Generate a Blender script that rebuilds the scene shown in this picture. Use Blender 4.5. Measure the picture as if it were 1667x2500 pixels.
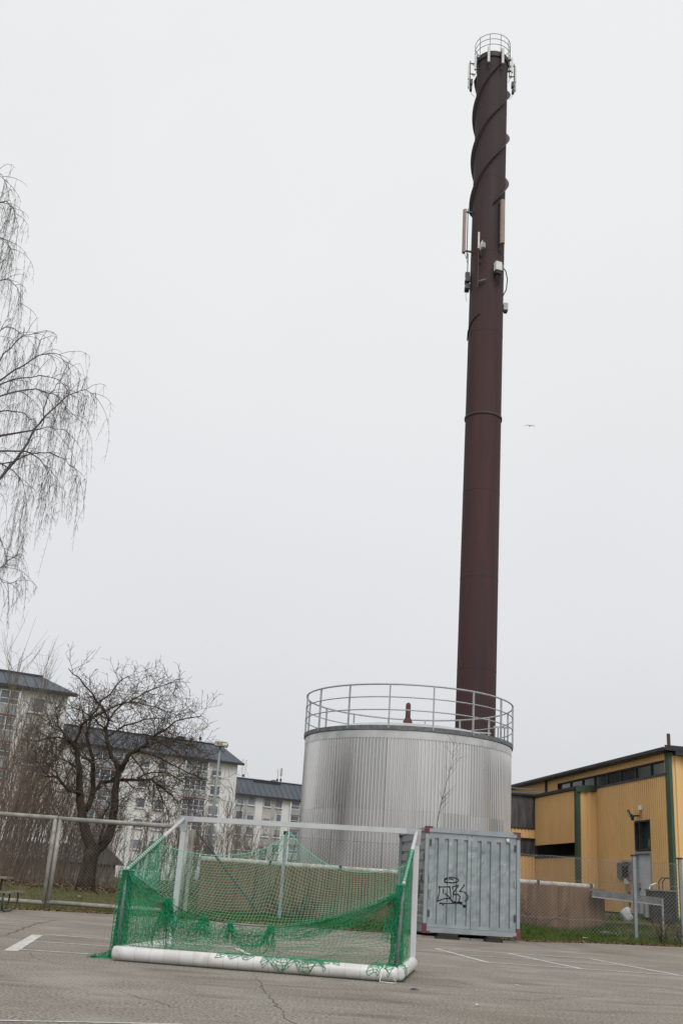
import bpy, math, random
import numpy as np
from mathutils import Vector, Matrix
R = math.radians
rnd = random.Random(7)
sc = bpy.context.scene
for o in list(bpy.data.objects):
    bpy.data.objects.remove(o)

# ---------------------------------------------------------------- camera
FPX = 2541.0                      # focal length in pixels of a 1667 x 2500 frame
CAM_H = 1.0
Uc = Vector((467.0, 7030.0, -FPX)).normalized()      # world up seen from the camera
Fc = Vector((0, 0, -1))
Yc = (Fc - Fc.dot(Uc) * Uc).normalized()
Xc = Yc.cross(Uc)
cam = bpy.data.cameras.new('camera')
cam_o = bpy.data.objects.new('camera', cam)
sc.collection.objects.link(cam_o)
cam.sensor_fit = 'VERTICAL'
cam.sensor_height = 36.0
cam.lens = FPX / 2500 * 36
cam.clip_end = 6000
cam_o.matrix_world = Matrix(((Xc.x, Xc.y, Xc.z, 0), (Yc.x, Yc.y, Yc.z, 0), (Uc.x, Uc.y, Uc.z, CAM_H), (0, 0, 0, 1)))
sc.camera = cam_o

# ---------------------------------------------------------------- sky, sun, exposure
SUN_EL, SUN_AZ = R(50), R(166)     # high behind the photographer, veiled by cloud
w = bpy.data.worlds.new('World'); sc.world = w; w.use_nodes = True
nt = w.node_tree; nt.nodes.clear()
N = nt.nodes.new; L = nt.links.new
out = N('ShaderNodeOutputWorld'); bg = N('ShaderNodeBackground')
sky = N('ShaderNodeTexSky'); sky.sky_type = 'NISHITA'; sky.sun_disc = False
sky.sun_elevation = SUN_EL; sky.sun_rotation = SUN_AZ; sky.dust_density = 4.0
tc = N('ShaderNodeTexCoord'); sx = N('ShaderNodeSeparateXYZ'); L(tc.outputs['Generated'], sx.inputs[0])
ramp = N('ShaderNodeValToRGB')     # an even cloud deck, a little darker towards the horizon
e = ramp.color_ramp.elements
e[0].position = 0.0; e[0].color = (6.35, 6.52, 6.80, 1)
e[1].position = 1.0; e[1].color = (9.2, 9.35, 9.3, 1)
el = e.new(0.22); el.color = (7.65, 7.77, 7.92, 1)
el = e.new(0.55); el.color = (8.42, 8.58, 8.58, 1)
L(sx.outputs['Z'], ramp.inputs[0])
cn = N('ShaderNodeTexNoise'); cn.inputs['Scale'].default_value = 1.6; cn.inputs['Detail'].default_value = 4
mr = N('ShaderNodeMapRange'); mr.inputs[1].default_value = 0.3; mr.inputs[2].default_value = 0.7
mr.inputs[3].default_value = 0.97; mr.inputs[4].default_value = 1.03
L(tc.outputs['Generated'], cn.inputs['Vector']); L(cn.outputs['Fac'], mr.inputs[0])
mul = N('ShaderNodeVectorMath'); mul.operation = 'SCALE'
L(ramp.outputs[0], mul.inputs[0]); L(mr.outputs[0], mul.inputs['Scale'])
mx = N('ShaderNodeMix'); mx.data_type = 'RGBA'; mx.inputs[0].default_value = 0.94
L(sky.outputs[0], mx.inputs[6]); L(mul.outputs[0], mx.inputs[7])
L(mx.outputs[2], bg.inputs[0]); bg.inputs[1].default_value = 0.102
L(bg.outputs[0], out.inputs[0])
sun = bpy.data.lights.new('sun', 'SUN'); sun.energy = 1.4; sun.angle = R(30); sun.color = (1, 0.97, 0.93)
so = bpy.data.objects.new('sun', sun); sc.collection.objects.link(so)
sd = Vector((math.sin(SUN_AZ) * math.cos(SUN_EL), math.cos(SUN_AZ) * math.cos(SUN_EL), math.sin(SUN_EL)))
so.rotation_euler = sd.to_track_quat('Z', 'Y').to_euler(); so.location = (0, 0, 80)
sc.view_settings.view_transform = 'Standard'; sc.view_settings.look = 'None'
sc.view_settings.gamma = 1; sc.view_settings.exposure = 0.0
sc.view_settings.use_curve_mapping = False

# ---------------------------------------------------------------- helpers
def ray(px, py):
    d = Vector((px - 833.5, 1250.0 - py, -FPX))
    return Vector((d.dot(Xc), d.dot(Yc), d.dot(Uc)))
def at(px, py, D):                # the point D metres ahead that the survey sees at px, py
    r = ray(px, py); return r * (D / r.y) + Vector((0, 0, CAM_H))
def gnd(px, py, z=0.0):
    r = ray(px, py); return r * ((z - CAM_H) / r.z) + Vector((0, 0, CAM_H))
def onplane(px, py, p0, n):
    c = Vector((0, 0, CAM_H)); r = ray(px, py); return c + r * ((p0 - c).dot(n) / r.dot(n))
def lerp(a, b, t): return a + (b - a) * t
def smooth(t):
    t = max(0.0, min(1.0, t)); return t * t * (3 - 2 * t)
def interp(x, xs, ys): return float(np.interp(x, xs, ys))

class MB:
    def __init__(s): s.v = []; s.f = []
    def face(s, pts):
        b = len(s.v); s.v += [tuple(p) for p in pts]; s.f.append(tuple(range(b, b + len(pts))))
    def box(s, c, ax, ay, az, hx, hy, hz):
        c = Vector(c); ax = Vector(ax) * hx; ay = Vector(ay) * hy; az = Vector(az) * hz
        b = len(s.v)
        for k in (-1, 1):
            for j in (-1, 1):
                for i in (-1, 1): s.v.append(tuple(c + ax * i + ay * j + az * k))
        s.f += [tuple(b + i for i in q) for q in ((0, 2, 3, 1), (4, 5, 7, 6), (0, 1, 5, 4), (2, 6, 7, 3), (0, 4, 6, 2), (1, 3, 7, 5))]
        return s
    def abox(s, x0, x1, y0, y1, z0, z1):
        return s.box(((x0 + x1) / 2, (y0 + y1) / 2, (z0 + z1) / 2), (1, 0, 0), (0, 1, 0), (0, 0, 1), abs(x1 - x0) / 2, abs(y1 - y0) / 2, abs(z1 - z0) / 2)
    def beam(s, p, q, w_, h_, up=(0, 0, 1)):
        p = Vector(p); q = Vector(q); d = (q - p); l = d.length; d /= l
        up = Vector(up); sd_ = d.cross(up)
        if sd_.length < 1e-4: sd_ = d.cross(Vector((0, 1, 0)))
        sd_.normalize(); u = sd_.cross(d)
        return s.box((p + q) / 2, d, sd_, u, l / 2, w_ / 2, h_ / 2)
    def tube(s, pts, rad, n=6, cap=True, closed=False):
        pts = [Vector(p) for p in pts]
        if not hasattr(rad, '__len__'): rad = [rad] * len(pts)
        d = pts[-1] - pts[0]
        if d.length < 1e-6 or closed: d = Vector((0, 0, 1))
        m = len(pts); b = len(s.v); prev = None
        for i in range(m):
            if closed: t = pts[(i + 1) % m] - pts[i - 1]
            else: t = pts[min(i + 1, m - 1)] - pts[max(i - 1, 0)]
            if t.length < 1e-9: t = d
            t = t.normalized()
            if prev is None:
                a = t.orthogonal().normalized() if not closed else Vector((0, 0, 1))
            else:
                a = prev
            a = a - t * a.dot(t)
            if a.length < 1e-5: a = t.orthogonal()
            a.normalize(); prev = a
            c = t.cross(a)
            for k in range(n):
                g = 2 * math.pi * k / n
                s.v.append(tuple(pts[i] + (a * math.cos(g) + c * math.sin(g)) * rad[i]))
        for i in range(m if closed else m - 1):
            i2 = (i + 1) % m
            for k in range(n):
                k2 = (k + 1) % n
                s.f.append((b + i * n + k, b + i * n + k2, b + i2 * n + k2, b + i2 * n + k))
        if cap and not closed:
            s.f.append(tuple(b + k for k in reversed(range(n))))
            s.f.append(tuple(b + (m - 1) * n + k for k in range(n)))
        return s
    def lathe(s, prof, c=(0, 0, 0), n=48, a0=0.0, a1=2 * math.pi):
        full = abs(a1 - a0 - 2 * math.pi) < 1e-6
        b = len(s.v); cols = n if full else n + 1
        for i in range(cols):
            a = a0 + (a1 - a0) * i / n
            for r, z in prof: s.v.append((c[0] + r * math.sin(a), c[1] - r * math.cos(a), c[2] + z))
        m = len(prof)
        for i in range(n):
            j = (i + 1) % cols
            for k in range(m - 1):
                s.f.append((b + i * m + k, b + j * m + k, b + j * m + k + 1, b + i * m + k + 1))
        return s
    def mesh(s, name, smooth_=False, org=(0, 0, 0)):
        me = bpy.data.meshes.new(name)
        o = Vector(org)
        me.from_pydata([(x - o.x, y - o.y, z - o.z) for x, y, z in s.v] if o.length > 0 else s.v, [], s.f)
        if smooth_:
            me.polygons.foreach_set('use_smooth', [True] * len(me.polygons))
        me.update(); return me
    def build(s, name, m, parent=None, smooth_=False, loc=None):
        """vertices are in the parent's local frame"""
        me = s.mesh(name, smooth_); me.materials.append(m)
        o = bpy.data.objects.new(name, me); sc.collection.objects.link(o)
        if parent is not None: o.parent = parent
        if loc is not None: o.location = loc
        return o
def tag(o, label, cat, group=None, kind=None):
    o['label'] = label; o['category'] = cat
    if group: o['group'] = group
    if kind: o['kind'] = kind
    return o
def stuff(o, label=None, cat=None):
    o['kind'] = 'stuff'
    if label: o['label'] = label
    if cat: o['category'] = cat
    return o
def struct(o): o['kind'] = 'structure'; return o
def thing(name, label, cat, loc=(0, 0, 0), rz=0.0, group=None):
    o = bpy.data.objects.new(name, None); sc.collection.objects.link(o)
    o.empty_display_size = 0.2; o.location = loc; o.rotation_euler = (0, 0, rz)
    return tag(o, label, cat, group)
def copy_of(src, parent, loc=None, rz=None, name=None):
    c = src.copy(); sc.collection.objects.link(c); c.parent = parent
    if loc is not None: c.location = loc
    if rz is not None: c.rotation_euler = (0, 0, rz)
    return c
def edges_mesh(name, A, B, rad, m, parent=None, sides=3):
    """many short strands as one mesh, built with numpy"""
    A = np.asarray(A, float); B = np.asarray(B, float)
    d = B - A; l = np.linalg.norm(d, axis=1); ok = l > 1e-6; A, B, d, l = A[ok], B[ok], d[ok], l[ok]
    d /= l[:, None]
    ref = np.where(np.abs(d[:, 2:3]) < 0.9, np.array([[0, 0, 1.0]]), np.array([[1.0, 0, 0]]))
    s1 = np.cross(d, ref); s1 /= np.linalg.norm(s1, axis=1)[:, None]; s2 = np.cross(d, s1)
    ra = rad if np.ndim(rad) else np.full(len(A), rad)
    if np.ndim(rad): ra = np.asarray(rad)[ok]
    vs = []
    for P in (A, B):
        for k in range(sides):
            g = 2 * math.pi * k / sides
            vs.append(P + (s1 * math.cos(g) + s2 * math.sin(g)) * ra[:, None])
    V = np.stack(vs, 1).reshape(-1, 3); n = len(A); base = np.arange(n) * 2 * sides
    F = []
    for k in range(sides):
        k2 = (k + 1) % sides
        F.append(np.stack([base + k, base + k2, base + sides + k2, base + sides + k], 1))
    F = np.concatenate(F, 0)
    me = bpy.data.meshes.new(name)
    me.vertices.add(len(V)); me.vertices.foreach_set('co', V.ravel())
    me.loops.add(F.size); me.loops.foreach_set('vertex_index', F.ravel().astype(np.int32))
    me.polygons.add(len(F)); me.polygons.foreach_set('loop_start', np.arange(0, F.size, 4, dtype=np.int32))
    me.polygons.foreach_set('loop_total', np.full(len(F), 4, dtype=np.int32))
    me.update(calc_edges=True); me.validate(); me.materials.append(m)
    o = bpy.data.objects.new(name, me); sc.collection.objects.link(o)
    if parent is not None: o.parent = parent
    return o

# ---------------------------------------------------------------- materials
def mat(name, c1, c2=None, scale=3.0, rough=0.7, metal=0.0, bump=0.0, bscale=None, stretch=(1, 1, 1), spec=0.4, lo=0.35, hi=0.65, detail=6, rvar=0.0, world_space=False, hue_obj=0.0):
    m = bpy.data.materials.new(name); m.use_nodes = True
    nt = m.node_tree; b = nt.nodes['Principled BSDF']; N = nt.nodes.new; L = nt.links.new
    b.inputs['Roughness'].default_value = rough; b.inputs['Metallic'].default_value = metal
    b.inputs['Specular IOR Level'].default_value = spec
    b.inputs['Base Color'].default_value = (*c1, 1)
    tc = N('ShaderNodeTexCoord'); mp = N('ShaderNodeMapping'); mp.inputs['Scale'].default_value = stretch
    if world_space:
        ge = N('ShaderNodeNewGeometry'); L(ge.outputs['Position'], mp.inputs[0])
    else: L(tc.outputs['Object'], mp.inputs[0])
    n = N('ShaderNodeTexNoise'); n.inputs['Scale'].default_value = scale; n.inputs['Detail'].default_value = detail
    L(mp.outputs[0], n.inputs['Vector'])
    if c2 is not None:
        r = N('ShaderNodeValToRGB'); r.color_ramp.elements[0].position = lo; r.color_ramp.elements[1].position = hi
        r.color_ramp.elements[0].color = (*c1, 1); r.color_ramp.elements[1].color = (*c2, 1)
        L(n.outputs['Fac'], r.inputs[0]); last = r.outputs[0]
        if hue_obj > 0:
            oi = N('ShaderNodeObjectInfo'); hs = N('ShaderNodeHueSaturation')
            mr = N('ShaderNodeMapRange'); mr.inputs[3].default_value = 1 - hue_obj; mr.inputs[4].default_value = 1 + hue_obj
            L(oi.outputs['Random'], mr.inputs[0]); L(mr.outputs[0], hs.inputs['Value']); L(last, hs.inputs['Color']); last = hs.outputs[0]
        L(last, b.inputs['Base Color'])
    if rvar > 0:
        mr = N('ShaderNodeMapRange'); mr.inputs[3].default_value = max(0.02, rough - rvar); mr.inputs[4].default_value = min(1, rough + rvar)
        mr.inputs[1].default_value = 0.3; mr.inputs[2].default_value = 0.7
        L(n.outputs['Fac'], mr.inputs[0]); L(mr.outputs[0], b.inputs['Roughness'])
    if bump > 0:
        n2 = N('ShaderNodeTexNoise'); n2.inputs['Scale'].default_value = bscale or scale * 4; n2.inputs['Detail'].default_value = 5
        L(mp.outputs[0], n2.inputs['Vector'])
        bp = N('ShaderNodeBump'); bp.inputs['Strength'].default_value = bump; bp.inputs['Distance'].default_value = 0.02
        L(n2.outputs['Fac'], bp.inputs['Height']); L(bp.outputs[0], b.inputs['Normal'])
    return m
def overlay(m, col, scale, lo, hi, amount=1.0, stretch=(1, 1, 1), detail=5, seed=0.0):
    """lays a second noise-shaped stain over a material's colour"""
    nt = m.node_tree; b = nt.nodes['Principled BSDF']; N = nt.nodes.new; L = nt.links.new
    tc = N('ShaderNodeTexCoord'); mp = N('ShaderNodeMapping'); mp.inputs['Scale'].default_value = stretch
    mp.inputs['Location'].default_value = (seed, seed * 1.7, seed * 0.3)
    L(tc.outputs['Object'], mp.inputs[0])
    n = N('ShaderNodeTexNoise'); n.inputs['Scale'].default_value = scale; n.inputs['Detail'].default_value = detail
    L(mp.outputs[0], n.inputs['Vector'])
    mr = N('ShaderNodeMapRange'); mr.inputs[1].default_value = lo; mr.inputs[2].default_value = hi
    mr.inputs[3].default_value = 0; mr.inputs[4].default_value = amount
    L(n.outputs['Fac'], mr.inputs[0])
    mx = N('ShaderNodeMix'); mx.data_type = 'RGBA'; mx.inputs[7].default_value = (*col, 1)
    L(mr.outputs[0], mx.inputs[0])
    src = b.inputs['Base Color']
    if src.is_linked: L(src.links[0].from_socket, mx.inputs[6])
    else: mx.inputs[6].default_value = src.default_value
    L(mx.outputs[2], b.inputs['Base Color']); return m

M = {}
M['asphalt'] = mat('asphalt', (0.130, 0.112, 0.093), (0.37, 0.338, 0.294), 36, 0.92, bump=0.8, bscale=70, lo=0.36, hi=0.64, detail=8, spec=0.2)
overlay(M['asphalt'], (0.17, 0.145, 0.12), 0.35, 0.48, 0.72, 0.6, (1, 1.6, 1))
overlay(M['asphalt'], (0.39, 0.365, 0.33), 0.9, 0.52, 0.72, 0.45, (1, 1, 1), seed=5)
overlay(M['asphalt'], (0.33, 0.30, 0.26), 2.2, 0.55, 0.70, 0.55, (0.5, 2.2, 1), detail=8, seed=21)
overlay(M['asphalt'], (0.115, 0.096, 0.078), 1.1, 0.56, 0.68, 0.5, (0.6, 1.8, 1), detail=9, seed=31)
overlay(M['asphalt'], (0.07, 0.062, 0.055), 6.0, 0.66, 0.78, 0.5, (1, 1, 1), detail=9, seed=9)
M['soil'] = mat('soil_grass', (0.075, 0.083, 0.028), (0.125, 0.108, 0.06), 2.2, 0.95, bump=0.8, bscale=30, detail=9, spec=0.1)
overlay(M['soil'], (0.16, 0.115, 0.07), 1.3, 0.52, 0.66, 0.7, seed=3, detail=8)
M['grass'] = mat('grass_blades', (0.052, 0.105, 0.018), (0.11, 0.135, 0.036), 1.2, 0.8, world_space=True, spec=0.2)
M['grass_olive'] = mat('olive_grass_blades', (0.085, 0.105, 0.024), (0.17, 0.155, 0.06), 1.2, 0.8, world_space=True, spec=0.2)
M['straw'] = mat('dry_straw', (0.2, 0.155, 0.085), (0.11, 0.08, 0.045), 9, 0.9, world_space=True, spec=0.1)
M['leaf'] = mat('dead_leaves', (0.25, 0.16, 0.085), (0.12, 0.07, 0.04), 7, 0.8, world_space=True, spec=0.2)
M['paint_line'] = mat('worn_white_line', (0.66, 0.65, 0.62), (0.42, 0.40, 0.37), 9, 0.8, detail=9, spec=0.2)
overlay(M['paint_line'], (0.24, 0.22, 0.2), 24, 0.52, 0.64, 0.7, detail=9)
M['crack'] = mat('dark_crack', (0.075, 0.065, 0.052), (0.13, 0.115, 0.09), 14, 0.95)
M['tank'] = mat('corrugated_aluminium', (0.60, 0.59, 0.58), (0.67, 0.66, 0.65), 1.2, 0.28, metal=1.0, stretch=(2, 2, 0.25), rvar=0.05, hue_obj=0.11)
overlay(M['tank'], (0.36, 0.345, 0.33), 2.5, 0.60, 0.78, 0.22, (4, 4, 0.3), seed=2)
M['tank_trim'] = mat('bright_flashing', (0.72, 0.72, 0.72), (0.6, 0.6, 0.6), 2, 0.42, metal=1.0, rvar=0.1)
M['tank_roof'] = mat('tank_roof_sheet', (0.55, 0.56, 0.57), (0.44, 0.45, 0.46), 2, 0.6, metal=0.3)
M['galv'] = mat('galvanised_steel', (0.36, 0.38, 0.40), (0.48, 0.50, 0.52), 8, 0.55, metal=0.55, rvar=0.1)
M['galv_dark'] = mat('weathered_steel', (0.15, 0.155, 0.16), (0.23, 0.235, 0.24), 6, 0.6, metal=0.4)
M['rust'] = mat('rusty_pipe', (0.135, 0.06, 0.045), (0.085, 0.04, 0.032), 9, 0.85, bump=0.4)
M['chimney'] = mat('brown_paint', (0.080, 0.038, 0.039), (0.062, 0.034, 0.036), 1.2, 0.68, stretch=(1.5, 1.5, 0.12), spec=0.2, rvar=0.08)
overlay(M['chimney'], (0.05, 0.040, 0.042), 0.8, 0.50, 0.72, 0.7, (1.8, 1.8, 0.06), seed=4)
overlay(M['chimney'], (0.10, 0.064, 0.060), 3.0, 0.60, 0.76, 0.3, (3, 3, 0.08), seed=8)
def soot(m, z0, z1, col):
    nt = m.node_tree; b = nt.nodes['Principled BSDF']; N = nt.nodes.new; L = nt.links.new
    tc = N('ShaderNodeTexCoord'); sx_ = N('ShaderNodeSeparateXYZ'); L(tc.outputs['Object'], sx_.inputs[0])
    n = N('ShaderNodeTexNoise'); n.inputs['Scale'].default_value = .5; n.inputs['Detail'].default_value = 5; L(tc.outputs['Object'], n.inputs['Vector'])
    ad = N('ShaderNodeMath'); ad.operation = 'MULTIPLY_ADD'; ad.inputs[1].default_value = 9; L(n.outputs['Fac'], ad.inputs[0]); L(sx_.outputs['Z'], ad.inputs[2])
    mr = N('ShaderNodeMapRange'); mr.inputs[1].default_value = z0 + 4.5; mr.inputs[2].default_value = z1 + 4.5; mr.inputs[4].default_value = .85; L(ad.outputs[0], mr.inputs[0])
    mx = N('ShaderNodeMix'); mx.data_type = 'RGBA'; mx.inputs[7].default_value = (*col, 1); L(mr.outputs[0], mx.inputs[0]); L(b.inputs['Base Color'].links[0].from_socket, mx.inputs[6]); L(mx.outputs[2], b.inputs['Base Color'])
soot(M['chimney'], 24, 46, (0.052, 0.041, 0.044))
M['chimney_top'] = mat('sooty_paint', (0.058, 0.040, 0.042), (0.045, 0.042, 0.045), 1.2, 0.6, stretch=(1.5, 1.5, 0.15), spec=0.3)
overlay(M['chimney_top'], (0.088, 0.045, 0.043), 0.7, 0.50, 0.68, 0.7, (1.5, 1.5, 0.12), seed=4)
M['strake'] = mat('strake_paint', (0.060, 0.040, 0.042), (0.045, 0.035, 0.038), 2, 0.6)
M['white_plastic'] = mat('white_radome', (0.78, 0.78, 0.76), (0.66, 0.66, 0.64), 5, 0.5)
M['pink_panel'] = mat('faded_brown_radome', (0.36, 0.265, 0.25), (0.30, 0.215, 0.20), 4, 0.6)
M['grey_box'] = mat('grey_radio_box', (0.50, 0.53, 0.55), (0.42, 0.44, 0.46), 5, 0.5)
M['black'] = mat('black_rubber', (0.018, 0.018, 0.02), (0.035, 0.035, 0.037), 8, 0.6)
M['dark_steel'] = mat('dark_bracket', (0.06, 0.06, 0.065), (0.1, 0.1, 0.105), 8, 0.6, metal=0.3)
M['cont'] = mat('container_zinc', (0.31, 0.355, 0.37), (0.39, 0.435, 0.445), 2.2, 0.42, metal=0.6, rvar=0.1, hue_obj=0.04, bump=0.12, bscale=4)
overlay(M['cont'], (0.36, 0.42, 0.39), 1.6, 0.55, 0.72, 0.5, (3, 1, 0.6), seed=2)
overlay(M['cont'], (0.26, 0.25, 0.23), 3.0, 0.60, 0.74, 0.5, (4, 1, 0.5), seed=12, detail=9)
overlay(M['cont'], (0.58, 0.61, 0.62), 5.0, 0.66, 0.74, 0.6, (1, 1, 0.8), seed=15)
M['cont_frame'] = mat('container_frame', (0.36, 0.40, 0.415), (0.30, 0.335, 0.35), 3, 0.5, metal=0.4)
M['red'] = mat('red_casting', (0.17, 0.05, 0.062), (0.12, 0.04, 0.05), 12, 0.65)
M['marker'] = mat('black_spray', (0.01, 0.01, 0.011), (0.02, 0.02, 0.02), 30, 0.5)
M['marker_thin'] = mat('grey_scrawl', (0.12, 0.125, 0.13), (0.2, 0.21, 0.22), 60, 0.7)
M['timber'] = mat('dark_timber', (0.028, 0.023, 0.019), (0.055, 0.045, 0.036), 6, 0.9, stretch=(0.4, 6, 6), bump=0.4)
M['grey_timber'] = mat('weathered_timber', (0.17, 0.14, 0.11), (0.27, 0.235, 0.19), 8, 0.85, stretch=(0.3, 6, 6), bump=0.4)
M['goal'] = mat('white_aluminium', (0.58, 0.59, 0.60), (0.50, 0.51, 0.52), 3, 0.42, rvar=0.08)
M['goal_grey'] = mat('grey_aluminium', (0.50, 0.51, 0.53), (0.42, 0.43, 0.45), 4, 0.4, metal=0.5)
M['ballast'] = mat('white_pvc', (0.72, 0.72, 0.715), (0.58, 0.57, 0.55), 2.6, 0.35, spec=0.5)
overlay(M['ballast'], (0.33, 0.29, 0.235), 3.5, 0.55, 0.72, 0.6, (1, 1, 1), detail=9, seed=2)
M['net'] = mat('green_netting', (0.010, 0.23, 0.095), (0.028, 0.34, 0.16), 4, 0.6, world_space=True, spec=0.3)
M['net_pale'] = mat('pale_green_netting', (0.12, 0.47, 0.30), (0.19, 0.56, 0.39), 4, 0.6, world_space=True, spec=0.3)
M['rope'] = mat('dark_green_rope', (0.012, 0.06, 0.032), (0.02, 0.09, 0.05), 30, 0.8)
M['concrete_brown'] = mat('stained_concrete', (0.172, 0.106, 0.068), (0.232, 0.155, 0.104), 1.5, 0.9, stretch=(5, 5, 0.5), bump=0.4, bscale=9, spec=0.2)
overlay(M['concrete_brown'], (0.12, 0.082, 0.058), 1.8, 0.5, 0.7, 0.7, (4, 4, 0.35), seed=4, detail=7)
overlay(M['concrete_brown'], (0.26, 0.20, 0.15), 2.2, 0.6, 0.75, 0.4, (5, 5, 0.3), seed=7, detail=7)
M['coping'] = mat('pale_coping', (0.56, 0.53, 0.49), (0.36, 0.33, 0.29), 5, 0.8, bump=0.3)
M['plinth'] = mat('grey_plinth', (0.30, 0.29, 0.27), (0.2, 0.195, 0.18), 4, 0.9, bump=0.3)
M['yellow'] = mat('yellow_sheet', (0.82, 0.545, 0.25), (0.76, 0.50, 0.225), 1.0, 0.6, stretch=(1, 1, 0.25), spec=0.3, hue_obj=0.035)
overlay(M['yellow'], (0.60, 0.40, 0.21), 1.5, 0.58, 0.78, 0.35, (2.5, 2.5, 0.2), seed=3, detail=8)
overlay(M['yellow'], (0.33, 0.17, 0.08), 9, 0.70, 0.78, 0.55, (1, 1, 0.6), seed=6)
M['green_trim'] = mat('green_flashing', (0.040, 0.078, 0.048), (0.052, 0.092, 0.06), 3, 0.55)
M['roof_black'] = mat('black_roof_edge', (0.022, 0.022, 0.025), (0.04, 0.04, 0.043), 5, 0.6)
M['pane_dark'] = mat('dark_glass', (0.025, 0.036, 0.038), (0.045, 0.058, 0.06), 0.7, 0.08, spec=0.8)
M['dirty_panel'] = mat('dirty_translucent_sheet', (0.045, 0.045, 0.047), (0.105, 0.108, 0.112), 2.2, 0.35, stretch=(3, 3, 0.4), detail=9, spec=0.5)
overlay(M['dirty_panel'], (0.035, 0.02, 0.014), 1.2, 0.58, 0.66, 0.9, (2, 2, 0.5), seed=11)
M['frame_dark'] = mat('dark_window_frame', (0.03, 0.034, 0.036), (0.05, 0.055, 0.056), 6, 0.5)
M['door_white'] = mat('white_door', (0.60, 0.63, 0.68), (0.52, 0.55, 0.60), 2, 0.5)
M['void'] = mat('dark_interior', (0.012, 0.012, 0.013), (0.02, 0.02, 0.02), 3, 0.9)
M['render_white'] = mat('white_render', (0.72, 0.715, 0.71), (0.65, 0.645, 0.64), 0.25, 0.9, spec=0.2)
overlay(M['render_white'], (0.50, 0.49, 0.475), 0.6, 0.56, 0.75, 0.45, (1, 1, 0.25), seed=3, detail=7)
M['render_grey'] = mat('grey_render', (0.40, 0.40, 0.39), (0.36, 0.36, 0.35), 0.3, 0.9, spec=0.2)
M['slate'] = mat('blue_grey_sheet_roof', (0.065, 0.077, 0.096), (0.085, 0.098, 0.118), 0.3, 0.5, metal=0.15)
M['slate_dark'] = mat('dark_roof_edge', (0.026, 0.03, 0.038), (0.035, 0.04, 0.05), 0.5, 0.6)
M['apt_glass'] = mat('apartment_glass', (0.11, 0.135, 0.165), (0.19, 0.215, 0.25), 0.35, 0.12, spec=0.6, hue_obj=0.4)
M['apt_frame'] = mat('white_window_frame', (0.72, 0.72, 0.71), (0.66, 0.66, 0.65), 1, 0.6)
M['balc_panel'] = mat('grey_blue_panel', (0.33, 0.36, 0.375), (0.27, 0.30, 0.31), 0.5, 0.5)
M['balc_red'] = mat('red_slab_edge', (0.30, 0.105, 0.085), (0.24, 0.09, 0.075), 1, 0.8)
M['bark'] = mat('dark_bark', (0.040, 0.031, 0.025), (0.075, 0.060, 0.048), 9, 0.95, stretch=(1, 1, 0.35), bump=0.9, bscale=26, spec=0.15)
M['twig'] = mat('brown_twig', (0.085, 0.067, 0.053), (0.125, 0.10, 0.08), 3, 0.9, spec=0.15)
M['thicket'] = mat('thicket_twig', (0.15, 0.112, 0.083), (0.235, 0.195, 0.152), 0.6, 0.9, world_space=True, spec=0.15)
M['birch_twig'] = mat('birch_twig', (0.10, 0.088, 0.085), (0.15, 0.132, 0.128), 1, 0.9, spec=0.15)
M['birch_bark'] = mat('birch_bark', (0.34, 0.32, 0.30), (0.075, 0.065, 0.06), 2.2, 0.8, stretch=(1, 1, 2.5), lo=0.45, hi=0.6, spec=0.2)
M['shed_roof'] = mat('shed_tiles', (0.085, 0.085, 0.095), (0.13, 0.13, 0.14), 2, 0.8)
M['shed_wall'] = mat('shed_boards', (0.32, 0.31, 0.30), (0.24, 0.235, 0.225), 1, 0.9)
M['lamp_grey'] = mat('lamp_pole_paint', (0.28, 0.31, 0.34), (0.23, 0.26, 0.285), 3, 0.6, metal=0.2)
M['lamp_head'] = mat('lichened_lamp_head', (0.50, 0.49, 0.42), (0.22, 0.21, 0.12), 5, 0.7, detail=8)
M['fence_tube'] = mat('weathered_fence_tube', (0.36, 0.35, 0.325), (0.25, 0.24, 0.21), 4, 0.65, metal=0.2, rvar=0.1)
overlay(M['fence_tube'], (0.19, 0.155, 0.10), 5, 0.56, 0.70, 0.6, detail=8)
M['wire'] = mat('chain_link_wire', (0.33, 0.33, 0.325), (0.25, 0.25, 0.245), 2, 0.6, metal=0.3)
M['wire_dark'] = mat('dull_wire', (0.20, 0.195, 0.185), (0.14, 0.135, 0.125), 2, 0.7, metal=0.3)
M['sack'] = mat('white_sack', (0.46, 0.49, 0.50), (0.38, 0.41, 0.43), 5, 0.6)
M['stone'] = mat('grey_stone', (0.13, 0.13, 0.12), (0.2, 0.2, 0.185), 5, 0.9, bump=0.5)
M['gull'] = mat('gull_feathers', (0.5, 0.5, 0.5), (0.28, 0.28, 0.29), 5, 0.8)
M['paper'] = mat('paper_scrap', (0.7, 0.69, 0.66), (0.6, 0.59, 0.56), 20, 0.8)
M['brown_post'] = mat('brown_flue', (0.10, 0.045, 0.045), (0.08, 0.04, 0.04), 4, 0.6)

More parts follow.
